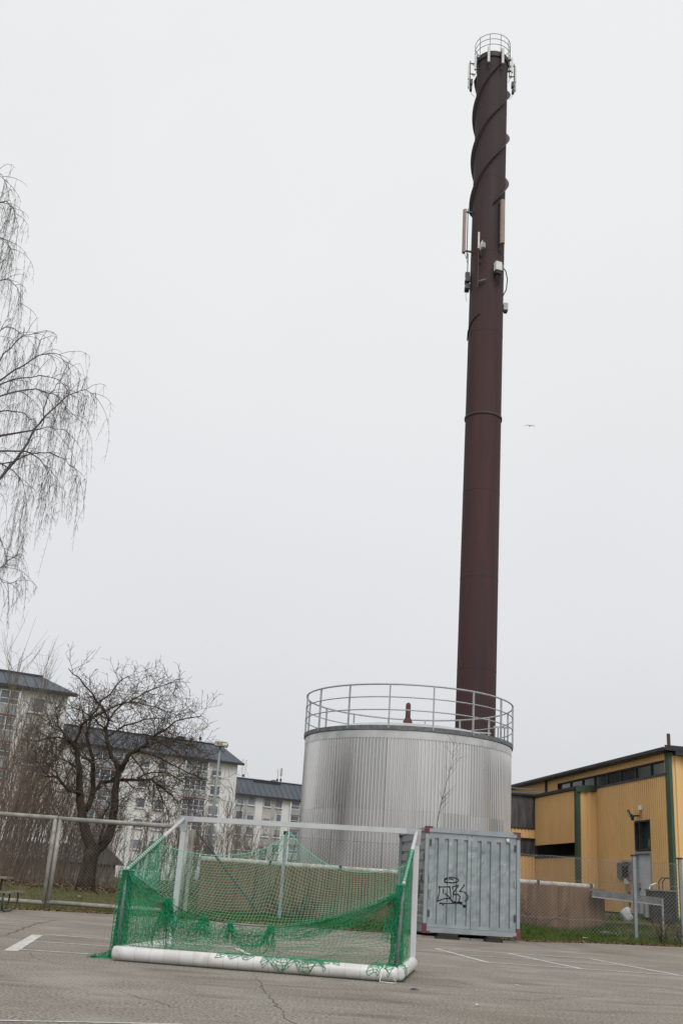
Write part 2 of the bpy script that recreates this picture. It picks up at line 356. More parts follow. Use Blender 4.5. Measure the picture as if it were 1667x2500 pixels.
# ---------------------------------------------------------------- ground
EX = [-400, -60, -12, -7.6, -6.7, -5.2, -1.7, 2.5, 5.7, 7.8, 10.8, 14, 60, 400]
EY = [27, 27, 27, 27.4, 28.3, 28.9, 28.7, 28.5, 29.0, 31.1, 32.7, 33.6, 36, 36]
def edge(x): return interp(x, EX, EY)
def gz(x, y):
    e_ = edge(x); k = smooth((x - 8) / 3)
    if y < e_: return -0.03
    a = 0.42 * smooth((y - e_ - 1.5) / 8); b = 0.72 * smooth((y - e_ - 1.0) / 4.5)
    return 0.015 + lerp(a, b, k) + 0.02 * math.sin(x * 1.7 + y) * math.sin(y * 1.3) * min(1, (y - e_))
def axis(lims):
    o = []
    for a, b, st in lims:
        n = max(1, int(round((b - a) / st))); o += [a + (b - a) * i / n for i in range(n)]
    return o + [lims[-1][1]]
gx = axis([(-3000, -200, 400), (-200, -30, 20), (-30, 25, 0.5), (25, 200, 20), (200, 3000, 400)])
gy = axis([(-3000, -200, 400), (-200, 20, 20), (20, 26, 2), (26, 42, 0.3), (42, 70, 2), (70, 300, 30), (300, 4000, 400)])
mb = MB()
for y in gy:
    for x in gx: mb.v.append((x, y, gz(x, y)))
W = len(gx)
for j in range(len(gy) - 1):
    for i in range(W - 1): mb.f.append((j * W + i, j * W + i + 1, (j + 1) * W + i + 1, (j + 1) * W + i))
ground = struct(mb.build('ground', M['soil'], smooth_=True))
# asphalt yard: a thin slab with a ragged far edge
mb = MB(); rr = random.Random(3); xs = axis([(-400, -14, 30), (-14, 16, 0.12), (16, 400, 30)])
far = [(x, edge(x) + (rr.uniform(-0.07, 0.07) + 0.08 * math.sin(x * 2.3) if -14 < x < 16 else 0)) for x in xs]
for i in range(len(far) - 1):
    (x0, y0), (x1, y1) = far[i], far[i + 1]
    mb.f.append(tuple(range(len(mb.v), len(mb.v) + 4))); mb.v += [(x0, -300, 0), (x1, -300, 0), (x1, y1, 0), (x0, y0, 0)]
    mb.f.append(tuple(range(len(mb.v), len(mb.v) + 4))); mb.v += [(x0, y0, 0), (x1, y1, 0), (x1, y1 + 0.03, -0.06), (x0, y0 + 0.03, -0.06)]
asphalt = struct(mb.build('asphalt', M['asphalt']))
def line(p, q, wd, z=0.004):
    p = Vector(p[:2]); q = Vector(q[:2]); d = (q - p).normalized(); n = Vector((-d.y, d.x)) * wd / 2
    m = MB(); m.face([(*(p - n), z), (*(q - n), z), (*(q + n), z), (*(p + n), z)])
    return struct(m.build('painted_line', M['paint_line']))
# boxes painted at the left: a broad bar and three thin lines running right under the goal
a0, a1 = gnd(27, 2322), gnd(92, 2283)
line(a0, a1, 0.17)
YA, YM, YB = 18.15, 16.35, 14.6
line((-4.3, YA), (-1.2, YA), 0.10); line((-4.05, YM), (-1.2, YM), 0.09, 0.0045); line((-3.75, YB), (-1.0, YB), 0.085)
line((-1.2, 17.9), (-0.35, 13.9), 0.10, 0.005)
# the set to the right of the goal
line((2.41, 22.11), (2.89, 18.59), 0.09); line((3.83, 22.07), (4.43, 18.51), 0.09); line((5.46, 22.12), (6.04, 18.45), 0.09)
line((2.86, 18.55), (6.08, 18.47), 0.11, 0.005); line((2.41, 22.1), (5.5, 22.12), 0.12, 0.005); line((2.65, 20.4), (5.7, 20.4), 0.10, 0.0045)
line((-2.2, 7.92), (-0.9, 8.38), 0.05)
# cracks and a ribbon seam
def crack(pts, wd, seed=0):
    r_ = random.Random(seed); P = []
    for (a, b) in zip(pts[:-1], pts[1:]):
        n = max(2, int((Vector(b) - Vector(a)).length / 0.12))
        P += [Vector(a).lerp(Vector(b), i / n) for i in range(n)]
    P.append(Vector(pts[-1])); m = MB(); k = len(P)
    P = [p + Vector((r_.gauss(0, .02), r_.gauss(0, .02))) for p in P]
    for i, p in enumerate(P):
        wv = wd * r_.uniform(.35, 1.2) * min(1, 4 * min(i, k - 1 - i) / k + .15)
        t = (P[min(i + 1, k - 1)] - P[max(i - 1, 0)]).normalized(); n = Vector((-t.y, t.x))
        m.v += [(*(p + n * wv / 2), .0025), (*(p - n * wv / 2), .0025)]
    m.f = [(2 * i, 2 * i + 1, 2 * i + 3, 2 * i + 2) for i in range(k - 1)]
    return struct(m.build('asphalt_crack', M['crack']))
def G2(px, py): return gnd(px, py).to_2d()
crack([G2(620, 2375), G2(648, 2425), G2(672, 2452), G2(690, 2470), G2(715, 2500), G2(740, 2560)], 0.013, 1)
crack([G2(930, 2446), G2(975, 2447), G2(1010, 2450)], 0.03, 2)
crack([G2(0, 2287), G2(40, 2275), G2(85, 2256), G2(150, 2245)], 0.045, 3)
crack([G2(1290, 2300), G2(1330, 2312), G2(1400, 2320), G2(1667, 2345)], 0.03, 4)
crack([G2(1200, 2425), G2(1320, 2440), G2(1500, 2430), G2(1667, 2445)], 0.012, 5)
crack([G2(1000, 2372), G2(1090, 2390), G2(1180, 2415)], 0.010, 6)
crack([G2(60, 2320), G2(100, 2345), G2(170, 2360), G2(240, 2368)], 0.009, 7)
crack([G2(280, 2420), G2(360, 2440), G2(460, 2470)], 0.009, 8)

# ---------------------------------------------------------------- storage tank
TC = at(996.5, 1775, 41.0); TX, TY = TC.x, 41.0; TR = 3.93
ZR = 6.45                          # top edge of the cladding
tank = thing('storage_tank', 'round corrugated aluminium storage tank with railed roof behind the container', 'tank', (TX, TY, 0.1))
NS, RIBS = 24, 8
def tank_sheet(za, zb, lap):
    m = MB(); da = 2 * math.pi / NS; P = []
    for k in range(RIBS):
        for t, d in ((0.0, 0), (0.36, 0), (0.50, 0.034), (0.84, 0.034), (0.98, 0)):
            P.append(((k + t) / RIBS * da, TR + d + lap))
    P.append((da, TR + 0.004 + lap))
    zs = [za, lerp(za, zb, .5), zb]
    for a, r in P:
        for z in zs: m.v.append((r * math.sin(a), -r * math.cos(a), z))
    n = len(zs)
    for i in range(len(P) - 1):
        for k in range(n - 1): m.f.append((i * n + k, (i + 1) * n + k, (i + 1) * n + k + 1, i * n + k + 1))
    return m
for za_, zb_, lp_ in ((0, 3.62, 0), (3.55, ZR - .1, .007)):
    s0 = tank_sheet(za_, zb_, lp_).build('cladding_sheet', M['tank'], tank)
    for i in range(1, NS): copy_of(s0, tank, (0, 0, 0), 2 * math.pi * i / NS + 0.002 * (i % 2))
MB().lathe([(TR + .045, ZR - 0.47), (TR + .05, ZR - 0.47), (TR + .055, ZR - 0.21), (TR + .02, ZR - 0.2)], n=96).build('flashing_band', M['tank_trim'], tank)
MB().lathe([(TR + .03, ZR - 0.19), (TR + .10, ZR - 0.19), (TR + .11, ZR - 0.04), (TR - 0.1, ZR + 0.0)], n=96).build('rim', M['galv_dark'], tank)
roof = MB().lathe([(TR - .1, ZR - .02), (3.0, ZR + .22), (1.8, ZR + .40), (0.6, ZR + .50), (0.02, ZR + .51)], n=64).build('roof', M['tank_roof'], tank, True)
RH = 1.42; RRAD = TR + .09
for z, rad in ((RH, .032), (RH * .68, .022), (RH * .36, .022)):
    m = MB(); m.tube([(RRAD * math.sin(a), -RRAD * math.cos(a), ZR + z) for a in [2 * math.pi * i / 96 for i in range(96)]], rad, 6, closed=True)
    m.build('guard_rail', M['galv'], tank, True)
NP = 16
post = MB().abox(-.02, .02, -.035, .035, -0.15, RH).build('rail_post', M['galv'], tank)
for i in range(NP):
    a = 2 * math.pi * (i + 0.36) / NP
    o = post if i == 0 else copy_of(post, tank)
    o.location = (RRAD * math.sin(a), -RRAD * math.cos(a), ZR); o.rotation_euler = (0, 0, a)
vp_ = at(996, 1735, 38.6) - Vector((TX, TY, .1))
vent = MB().tube([(vp_.x, vp_.y, ZR + .1), (vp_.x, vp_.y, ZR + .98), (vp_.x, vp_.y, ZR + 1.05)], [.095, .095, .05], 12).build('vent_pipe', M['rust'], tank, True)
MB().lathe([(.10, .0), (.17, .0), (.17, .06), (.10, .2)], (vp_.x, vp_.y, ZR + .3), 16).build('vent_flange', M['rust'], vent)
# small access gate of bars on the roof towards the chimney
gm = thing('access_platform', 'small barred gate on the tank roof beside the chimney foot', 'railing', (TX + 3.3, TY + 1.1, ZR + .12))
for i in range(5): MB().abox(-.8 + .2 * i - .012, -.8 + .2 * i + .012, -.012, .012, 0, .62).build('bar', M['galv'], gm)
MB().abox(-.85, .1, -.02, .02, .60, .65).build('top_bar', M['galv'], gm)
for i in range(5): MB().abox(.25 + .13 * i - .02, .25 + .13 * i + .02, -.03, .03, 0, .9).build('gate_bar', M['galv_dark'], gm)
MB().abox(.2, .85, -.035, .035, .86, .92).build('gate_rail', M['galv'], gm)

# ---------------------------------------------------------------- chimney
CB = at(1160, 1744, 50.0); CX, CY = CB.x - .06, 50.0
ch = thing('chimney', 'tall dark brown steel chimney with spiral fins rising behind the tank', 'chimney', (CX, CY, 0.3))
ch.rotation_euler = (0, R(0.42), 0)
ZT = 48.3
def crad(z): return lerp(0.965, 0.915, z / ZT)
joints = [0, 6.4, 11.0, 15.6, 20.2, 24.45, 29.4, 34.4, 39.4, 44.4]
for i in range(len(joints)):
    z0 = joints[i]; z1 = joints[i + 1] if i + 1 < len(joints) else ZT
    MB().lathe([(crad(z0), z0), (crad(z1), z1)], n=64).build('shell_section', M['chimney'], ch, True)
    if i:
        big = .05 if i == 5 else .006
        hh = .06 if i == 5 else .03
        MB().lathe([(crad(z0) - .01, z0 - hh), (crad(z0) + big, z0 - hh), (crad(z0) + big, z0 + hh), (crad(z0) - .01, z0 + hh)], n=64).build('flange_ring', M['strake'] if i == 5 else M['chimney'], ch)
MB().lathe([(crad(ZT) - .01, ZT - .35), (crad(ZT) + .07, ZT - .35), (crad(ZT) + .07, ZT), (crad(ZT) - .16, ZT + .01), (crad(ZT) - .2, ZT - 1.5)], n=64).build('top_collar', M['chimney_top'], ch)
PITCH = 9.6
for k in range(3):
    m = MB(); n = 150; z0, z1 = 37.3, 47.4
    for i in range(n + 1):
        z = lerp(z0, z1, i / n); a = R(90) + (z - 46.05) / PITCH * 2 * math.pi + k * 2 * math.pi / 3
        r0, r1 = crad(z) - .02, crad(z) + .20 * min(1, i / 4, (n - i) / 4)
        for r, dz in ((r0, -.03), (r1, -.015), (r1, .015), (r0, .03)):
            m.v.append((r * math.sin(a), -r * math.cos(a), z + dz))
    for i in range(n):
        for q in range(3): m.f.append((i * 4 + q, i * 4 + 4 + q, i * 4 + 5 + q, i * 4 + 1 + q))
    m.build('helical_fin', M['strake'], ch, True)
RT = 1.06
for z in (1.22, .83, .43):
    MB().tube([(RT * math.sin(2 * math.pi * i / 48), -RT * math.cos(2 * math.pi * i / 48), ZT + z) for i in range(48)], .018, 5, closed=True).build('top_rail', M['galv_dark'], ch)
for i in range(10):
    a = 2 * math.pi * i / 10 + R(-17.5)
    MB().tube([(RT * math.sin(a), -RT * math.cos(a), ZT - .3), (RT * math.sin(a), -RT * math.cos(a), ZT + 1.22)], .018, 5).build('rail_post', M['galv_dark'], ch)
    MB().beam(((RT - .17) * math.sin(a), -(RT - .17) * math.cos(a), ZT - .2), (RT * math.sin(a), -RT * math.cos(a), ZT - .2), .04, .04).build('bracket', M['dark_steel'], ch)
MB().tube([(-.75, .3, ZT), (-.75, .3, ZT + 2.3)], [.012, .008], 5).build('lightning_rod', M['galv_dark'], ch)
MB().tube([(.12, .5, ZT - .2), (.12, .5, ZT + .95)], .02, 5).build('inner_mast', M['galv'], ch)
MB().box((.3, .6, ZT + .35), (1, 0, 0), (0, 1, 0), (0, 0, 1), .16, .1, .55).build('inner_panel', M['white_plastic'], ch)
lean = math.tan(R(0.42))
def on_ch(a, r, z):               # world position on the leaning stack
    return Vector((CX + r * math.sin(a) + lean * z, CY - r * math.cos(a), .3 + z))
def panel_antenna(label, a, r, z0, h, wd, dp, m, bracket=True):
    p = on_ch(a, r, z0)
    t = thing('panel_antenna', label, 'antenna', p, a, 'antennas on the chimney')
    mb_ = MB(); prof = []
    for i in range(9):
        g = math.pi * (i / 8 - .5); prof.append((wd / 2 * math.sin(g), -dp * math.cos(g)))
    prof += [(wd / 2, .03), (-wd / 2, .03)]
    n = len(prof)
    for z in (0, h): mb_.v += [(x, y, z) for x, y in prof]
    mb_.f = [(i, (i + 1) % n, n + (i + 1) % n, n + i) for i in range(n)] + [tuple(reversed(range(n))), tuple(range(n, 2 * n))]
    mb_.build('panel', m, t)
    MB().tube([(0, .14, -.35), (0, .14, h + .12)], .03, 6).build('mast', M['dark_steel'], t)
    for z in (.12, h - .12):
        MB().abox(-.05, .05, .03, r - crad(z0) + .02 if bracket else .18, z - .04, z + .04).build('bracket', M['dark_steel'], t)
    MB().tube([(.03, 0, 0), (.05, .02, -.16), (.02, .12, -.4), (0, .2, -.75)], .012, 5).build('cable', M['black'], t)
    return t
panel_antenna('white panel antenna on the front of the chimney top, left one of the front pair', R(-19), 1.16, ZT - 1.0, 1.12, .15, .07, M['white_plastic'])
panel_antenna('white panel antenna on the front of the chimney top, right one of the front pair', R(24), 1.16, ZT - 1.0, 1.12, .15, .07, M['white_plastic'])
panel_antenna('white panel antenna on the left flank of the chimney top, under the top railing', R(-70), 1.14, ZT - .98, 1.05, .14, .07, M['white_plastic'])
panel_antenna('white panel antenna on the right flank of the chimney top, under the top railing', R(72), 1.18, ZT - .98, 1.08, .15, .07, M['white_plastic'])
def outrigger(label, sgn):
    p = on_ch(sgn * R(88), 1.0, ZT - 1.95); s = sgn
    t = thing('outrigger_antenna', label, 'antenna', p, 0, 'antennas on the chimney')
    for z in (1.75, .95): MB().beam((0, 0, z), (s * .38, 0, z + .02), .05, .05).build('arm', M['dark_steel'], t); MB().beam((s * .05, 0, z - .16), (s * .25, 0, z), .03, .03).build('brace', M['galv_dark'], t)
    MB().tube([(s * .33, 0, -.25), (s * .33, 0, 1.95)], .03, 6).build('mast', M['galv_dark'], t)
    MB().abox(s * .38, s * .45, -.08, .08, .55, 1.72).build('panel', M['white_plastic'], t)
    MB().abox(s * .38, s * .44, -.07, .07, -.1, .45).build('lower_panel', M['grey_box'], t)
    MB().abox(s * .17, s * .30, -.12, .12, .15, .5).build('radio_unit', M['dark_steel'], t)
    MB().abox(s * .2, s * .33, -.1, .1, -.3, -.02).build('junction_box', M['black'], t)
    MB().tube([(s * .3, 0, -.25), (s * .2, 0, -.55), (s * .03, 0, -.75)], .012, 5).build('cable', M['black'], t)
outrigger('thin outrigger antennas on a mast at the left edge of the chimney top', -1)
outrigger('thin outrigger antennas on a mast at the right edge of the chimney top', 1)
# mid height group
ZM = 33.55
panel_antenna('long faded brown panel antenna standing off the left edge of the chimney at mid height', R(-84), 1.32, 34.6, 2.85, .27, .15, M['pink_panel'])
panel_antenna('long faded brown panel antenna on the right front of the chimney at mid height', R(33), 1.20, 34.75, 2.85, .27, .15, M['pink_panel'])
p = on_ch(R(-32), 1.0, 32.4)
t = thing('radio_dish', 'white round dish antenna on a pole low on the left front of the chimney', 'dish', p, R(-32), 'antennas on the chimney')
MB().tube([(0, -.18, -.5), (0, -.18, 2.75)], .03, 8).build('pole', M['brown_post'], t)
MB().tube([(0, -.18, 1.95), (0, -.18, 3.0)], .055, 8).build('whip', M['white_plastic'], t)
for z in (-.2, 1.15, 1.6):
    MB().abox(-.05, .05, -.18, .06, z - .05, z + .05).build('bracket', M['dark_steel'], t)
ds = MB().lathe([(.001, 0), (.16, -.02), (.30, -.09), (.31, -.10), (.16, -.12), (.001, -.13)], n=24).build('dish', M['white_plastic'], t, True)
ds.location = (.16, -.36, 2.0); ds.rotation_euler = (R(80), 0, R(-62))
MB().abox(.2, .42, -.36, -.2, 1.85, 2.15).build('radio_unit', M['grey_box'], t)
MB().tube([(0, -.2, 1.1), (.15, -.26, .9), (.3, -.1, 1.05), (.42, .05, 1.0)], .014, 5).build('cable', M['black'], t)
MB().beam((0, -.1, -.1), (.4, 0, -.02), .06, .06).build('foot_arm', M['galv_dark'], t)
p = on_ch(R(23), 1.14, 32.95)
t = thing('radio_box', 'white boxy radio unit with cables on the right front of the chimney', 'radio unit', p, R(20), 'antennas on the chimney')
MB().abox(-.19, .17, -.16, .12, 0, .52).build('housing', M['white_plastic'], t)
MB().abox(.18, .30, -.1, .1, .05, .42).build('side_unit', M['galv_dark'], t)
MB().abox(-.17, .15, -.14, .10, -.22, -.003).build('connector_tray', M['black'], t)
MB().abox(-.06, .06, .12, .3, .1, .4).build('bracket', M['dark_steel'], t)
for i in range(5): MB().tube([(-.12 + .06 * i, -.08, -.2), (-.12 + .06 * i, -.06, -.5 - .05 * i), (-.02 + .03 * i, .1, -.85)], .012, 4).build('cable', M['black'], t)
MB().tube([(.28, 0, .35), (.5, .02, .15), (.68, .15, -.25), (.7, .3, -.8), (.62, .5, -1.1)], .03, 5).build('feeder_cable', M['black'], t)
p = on_ch(R(88), 1.03, 31.1)
t = thing('junction_box', 'small grey box strapped to the right edge of the chimney below the antennas', 'box', p, R(88))
MB().abox(-.16, .16, -.16, .08, 0, .42).build('housing', M['grey_box'], t)
MB().abox(-.12, .12, -.12, .06, -.1, -.003).build('connector_tray', M['black'], t)
p = on_ch(R(-86), .99, 32.2)
t = thing('filter_units', 'cluster of small dark radio filters on the left edge of the chimney', 'radio unit', p, R(-86))
for i, (x, z) in enumerate(((-.12, .0), (.1, .05), (-.1, .45), (.12, .5), (0, .85))): MB().abox(x - .09, x + .09, -.22, .02, z, z + .3).build('filter', M['dark_steel'], t)
MB().tube([(0, -.1, .1), (0, -.1, 2.4)], .03, 6).build('mast', M['dark_steel'], t)
MB().tube([(0, -.15, 0), (.05, -.18, -.4), (0, -.1, -.7)], .012, 4).build('cable', M['black'], t)
m = MB(); m.tube([on_ch(R(a_), crad(30) + .04, z_) - on_ch(0, 0, 29) for a_, z_ in ((-28, 30.35), (-45, 30.2), (-65, 29.95), (-85, 29.6), (-100, 29.2))], .035, 6)
o = m.build('loose_cable', M['black'], None, True, on_ch(0, 0, 29)); tag(o, 'black cable curling round the left side of the chimney below the antennas', 'cable')

# ---------------------------------------------------------------- yellow building
YC = at(1650, 2237, 38.0); YC.z = 0.80
AZ = R(-8.6); dA = Vector((math.sin(AZ), math.cos(AZ), 0)); nA = Vector((-math.cos(AZ), math.sin(AZ), 0))
yb = thing('yellow_building', 'yellow corrugated industrial hall with green corners and black roof edge', 'building', YC, 0)
# local frame: s along the long wall away from the camera, n out of the wall (towards the yard)
def ys(s, n, z): return dA * s + nA * n + Vector((0, 0, z))
def z4(zx, zy): return 1200 + zx / 3.357, 1780 + zy / 3.357
def SZ(zx, zy, n=0.0):
    q = onplane(*z4(zx, zy), YC + nA * n, nA) - YC; return q.dot(dA), q.z
def clad(s0, s1, z0, z1, n, name='cladding_sheet', width=1.05, pitch=.175, depth=.07, m=None, front=False, parent=None):
    """upright trapezoid sheeting in sheets; front=True runs along n at fixed s"""
    cnt = max(1, int(round(abs(s1 - s0) / width))); o_ = []
    for i in range(cnt):
        a, b = lerp(s0, s1, i / cnt), lerp(s0, s1, (i + 1) / cnt)
        m_ = MB(); k = max(1, int(round(abs(b - a) / pitch))); P = []
        for j in range(k):
            for t_, d in ((0.0, 0), (.34, 0), (.42, depth), (.90, depth), (.98, 0)): P.append((lerp(a, b, (j + t_) / k), d))
        P.append((b, 0.002))
        for u, d in P:
            for z in (z0, z1):
                m_.v.append(tuple(ys(n - d, u, z) if front else ys(u, n + d, z)))
        m_.f = [(2 * j, 2 * j + 2, 2 * j + 3, 2 * j + 1) for j in range(len(P) - 1)]
        o_.append(m_.build(name, m or M['yellow'], parent or yb))
    return o_
def ybox(name, s0, s1, n0, n1, z0, z1, m, parent=None):
    a = MB(); a.box(ys((s0 + s1) / 2, (n0 + n1) / 2, (z0 + z1) / 2), dA, nA, (0, 0, 1), abs(s1 - s0) / 2, abs(n1 - n0) / 2, abs(z1 - z0) / 2)
    return a.build(name, m, parent or yb)
ZTOP = SZ(1400, 205)[1]           # underside of roof edge
sW0, zW1 = SZ(1425, 252); _, zW0 = SZ(1420, 365)
sW1 = SZ(540, 500)[0]
SEND = 26.0
sD0, zD1 = SZ(1318, 1000); sD1, zD0 = SZ(1202, 1545)
zDW0 = zD1 + .03; zDW1 = SZ(1312, 740)[1]
# extension
ne = 0.0
sB0 = SZ(860, 535)[0]             # the bay starts here
NE = 0.85
sB1 = SZ(365, 760, NE)[0]
zB1 = SZ(665, 508, NE)[1]; zB0 = SZ(665, 932, NE)[1]; zBL = SZ(665, 1048, NE)[1]
# main wall in rectangles round the openings
clad(0.25, sD0, 0, zW0, 0); clad(sD0, sD1, zDW1, zW0, 0); clad(sD1, sB0, 0, zW0, 0)
clad(0.25, sW0, zW0, ZTOP, 0, width=1.0); clad(sW0, sW1, zW1, ZTOP, 0, width=1.5); clad(sW1, SEND, zB1 - .4, ZTOP, 0)
clad(sB0, sW1, zB1 - .4, zW0, 0)
ybox('inner_wall', 0.05, SEND, -.35, -.25, -.6, ZTOP, M['void'])
ybox('plinth', -.02, sD1 + 6, -.2, -.03, -.75, -.002, M['plinth'])
ybox('plinth_drip', 0.3, sD0 - .06, .0, .05, -.03, -.003, M['roof_black']); ybox('plinth_drip', sD1 + .08, sB0, .0, .05, -.03, -.003, M['roof_black'])
# window band: panes with mullions
edges_z = [540, 635, 733, 830, 937, 1047, 1168, 1295, 1425]
for i in range(8):
    a = SZ(edges_z[i], 400)[0]; b = SZ(edges_z[i + 1], 400)[0]
    wn = ybox('window', min(a, b) + .02, max(a, b) - .02, -.10, -.09, zW0 + .03, zW1 - .03, M['pane_dark'])
    fr = MB()
    for (s0_, s1_, z0_, z1_) in ((b, b + .025, zW0, zW1), (a - .025, a, zW0, zW1), (b + .025, a - .025, zW0, zW0 + .04), (b + .025, a - .025, zW1 - .04, zW1)):
        fr.box(ys((s0_ + s1_) / 2, -.07, (z0_ + z1_) / 2), dA, nA, (0, 0, 1), abs(s1_ - s0_) / 2, .035, abs(z1_ - z0_) / 2)
    fr.build('frame', M['frame_dark'], wn)
ybox('window_sill', sW0 - .1, sW1, .0, .10, zW0 - .07, zW0 + .005, M['frame_dark'])
# roof edge
rf = ybox('roof', -.25, SEND, -9, .32, ZTOP + .06, ZTOP + .13, M['roof_black'])
ybox('fascia', -.28, SEND + .02, .32, .36, ZTOP + .03, ZTOP + .15, M['roof_black'], rf)
ybox('eaves_soffit', 0.0, SEND, 0.0, .31, ZTOP, ZTOP + .055, M['frame_dark'], rf)
ybox('roof_seam', -.3, -.26, -9, .30, ZTOP + .04, ZTOP + .22, M['roof_black'], rf)
fl = at(1631, 1810, 38.3) - YC
MB().abox(fl.x - .05, fl.x + .05, fl.y - .05, fl.y + .05, ZTOP + .1, ZTOP + .72).build('flue', M['brown_post'], rf)
# green corner and the front gable
ybox('corner_flashing', -.06, .24, .0, .07, -.1, ZTOP, M['green_trim']); ybox('corner_flashing', -.07, -.003, -.05, .069, -.1, ZTOP, M['green_trim'])
clad(-.06, -9, -.05, ZTOP, -.01, front=True, pitch=.3, depth=.05, width=1.2)
ybox('gable_fascia', -.3, -.02, -9, -.1, ZTOP - .1, ZTOP + .05, M['roof_black'])
# door with the light above
dr = ybox('door', sD0 + .08, sD1 - .08, -.08, -.03, zD0 + .02, zD1 - .1, M['door_white'])
fr = MB()
for (s0_, s1_, z0_, z1_) in ((sD0, sD0 + .08, zD0, zD1), (sD1 - .08, sD1, zD0, zD1), (sD0 + .08, sD1 - .08, zD1 - .09, zD1)):
    fr.box(ys((s0_ + s1_) / 2, .0, (z0_ + z1_) / 2), dA, nA, (0, 0, 1), abs(s1_ - s0_) / 2, .08, abs(z1_ - z0_) / 2)
fr.build('door_frame', M['cont_frame'], dr)
ybox('handle', sD1 - .2, sD1 - .14, -.03, .03, zD0 + .95, zD0 + 1.05, M['dark_steel'], dr)
ybox('handle', sD1 - .2, sD1 - .14, -.03, .02, zD0 + 1.14, zD0 + 1.2, M['dark_steel'], dr)
ybox('threshold', sD0 - .05, sD1 + .05, -.05, .25, zD0 - .06, zD0, M['galv_dark'], dr)
wn = ybox('window', sD0 + .06, sD1 - .06, -.12, -.11, zDW0 + .05, zDW1 - .05, M['pane_dark'])
fr = MB()
for (s0_, s1_, z0_, z1_) in ((sD0, sD0 + .06, zDW0, zDW1), (sD1 - .06, sD1, zDW0, zDW1), (sD0 + .06, sD1 - .06, zDW0, zDW0 + .06), (sD0 + .06, sD1 - .06, zDW1 - .06, zDW1), (sD1 - .42, sD1 - .37, zDW0 + .06, zDW1 - .06)):
    fr.box(ys((s0_ + s1_) / 2, -.03, (z0_ + z1_) / 2), dA, nA, (0, 0, 1), abs(s1_ - s0_) / 2, .09, abs(z1_ - z0_) / 2)
fr.build('frame', M['frame_dark'], wn)
# the bay that stands out from the wall
clad(sB0 + .23, sB1, zB0, zB1, NE); clad(sB0 + .23, sB1, -.9, zBL, NE)
clad(NE - .002, -.02, -.9, zB1 - .02, sB0, front=True, pitch=.3, depth=.05, width=.9)
ybox('corner_flashing', sB0 + .02, sB0 + .22, NE, NE + .06, -.9, zB1, M['green_trim']); ybox('corner_flashing', sB0 - .07, sB0 + .018, NE - .08, NE + .061, -.9, zB1, M['green_trim'])
m = MB(); zt = zB1 + .02
for n_, dz in ((NE + .1, 0), (-.0, .10)): m.v += [tuple(ys(sB0 - .12, n_, zt + dz)), tuple(ys(sB0 - .12, n_, zt + dz + .14)), tuple(ys(sB1, n_, zt + dz + .14)), tuple(ys(sB1, n_, zt + dz))]
m.f = [(0, 1, 2, 3), (4, 7, 6, 5), (1, 5, 6, 2), (0, 4, 5, 1), (3, 2, 6, 7), (0, 3, 7, 4)]
m.build('bay_roof', M['roof_black'], yb)
m = MB(); m.v = [tuple(ys(sB0 - .14 + ds_, n_, zt + dz + k_)) for ds_ in (0, .018) for n_, dz in ((NE + .11, 0), (.01, .10)) for k_ in (-.10, .15)]; m.f = [(0, 1, 3, 2), (4, 6, 7, 5), (0, 4, 5, 1), (2, 3, 7, 6), (1, 5, 7, 3), (0, 2, 6, 4)]
m.build('bay_fascia', M['green_trim'], yb)
k = 26
for i in range(k):
    s_ = lerp(sB0 + .05, sB1, (i + .5) / k); ybox('roof_corrugation', s_ - .06, s_ + .06, NE + .1, NE + .14, zt + .0, zt + .06, M['roof_black'])
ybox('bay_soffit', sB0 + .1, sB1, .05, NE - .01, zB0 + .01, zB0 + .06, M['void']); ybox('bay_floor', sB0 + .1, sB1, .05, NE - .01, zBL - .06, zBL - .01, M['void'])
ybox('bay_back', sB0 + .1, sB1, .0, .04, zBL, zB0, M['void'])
ybox('sill_edge', sB0 + .23, sB1, NE + .04, NE + .08, zBL - .01, zBL + .05, M['roof_black'])
# the wing that turns towards the yard at the far end
def FZ(zx, zy):                   # on the wing's front plane s = sB1
    q = onplane(*z4(zx, zy), YC + dA * sB1, dA) - YC; return q.dot(nA), q.z
NF = 10.0
n1, zp1 = FZ(362, 552); _, zp0 = FZ(362, 822); _, zy0 = FZ(362, 902); _, zd0 = FZ(362, 1040); 
clad(NE + .04, NF, zy0, zp0, sB1, front=True, pitch=.175, width=1.1, depth=.04); clad(NE + .04, NF, -.9, zd0, sB1, front=True, pitch=.175, width=1.1, depth=.04)
ybox('corner_flashing', sB1 - .06, sB1 + .02, NE - .02, NE + .05, -.9, zB1, M['brown_post'])
for i in range(5):
    a = NE + .06 + i * 1.75
    ybox('translucent_panel', sB1 + .02, sB1 + .05, a, a + 1.7, zp0 + .03, zp1, M['dirty_panel']); ybox('panel_mullion', sB1 - .02, sB1 + .02, a + 1.7, a + 1.75, zp0, zp1, M['frame_dark'])
    ybox('dark_glazing', sB1 + .02, sB1 + .05, a, a + 1.7, zd0 + .03, zy0 - .03, M['dirty_panel'])
ybox('wing_sill', sB1 - .06, sB1 + .02, NE + .06, NF, zp0 - .02, zp0 + .03, M['roof_black']); ybox('wing_sill', sB1 - .06, sB1 + .02, NE + .06, NF, zy0 - .03, zy0 + .02, M['roof_black'])
ybox('wing_sill', sB1 - .06, sB1 + .02, NE + .06, NF, zd0 - .02, zd0 + .03, M['roof_black'])
ybox('wing_roof', sB1 - .1, SEND, .4, NF, zp1, zp1 + .08, M['roof_black'])
ybox('wing_wall', sB1 + .3, sB1 + .5, NE, NF, -.9, zp1, M['void'])
for k_, dz in ((0, .28), (1, .10)): MB().beam(ys(sB1 - .05, NF, zp1 + dz - .1), ys(sB1 + .6, .6, zp1 + dz + .1), .05, .05).build('roof_pipe', M['galv_dark'], yb)
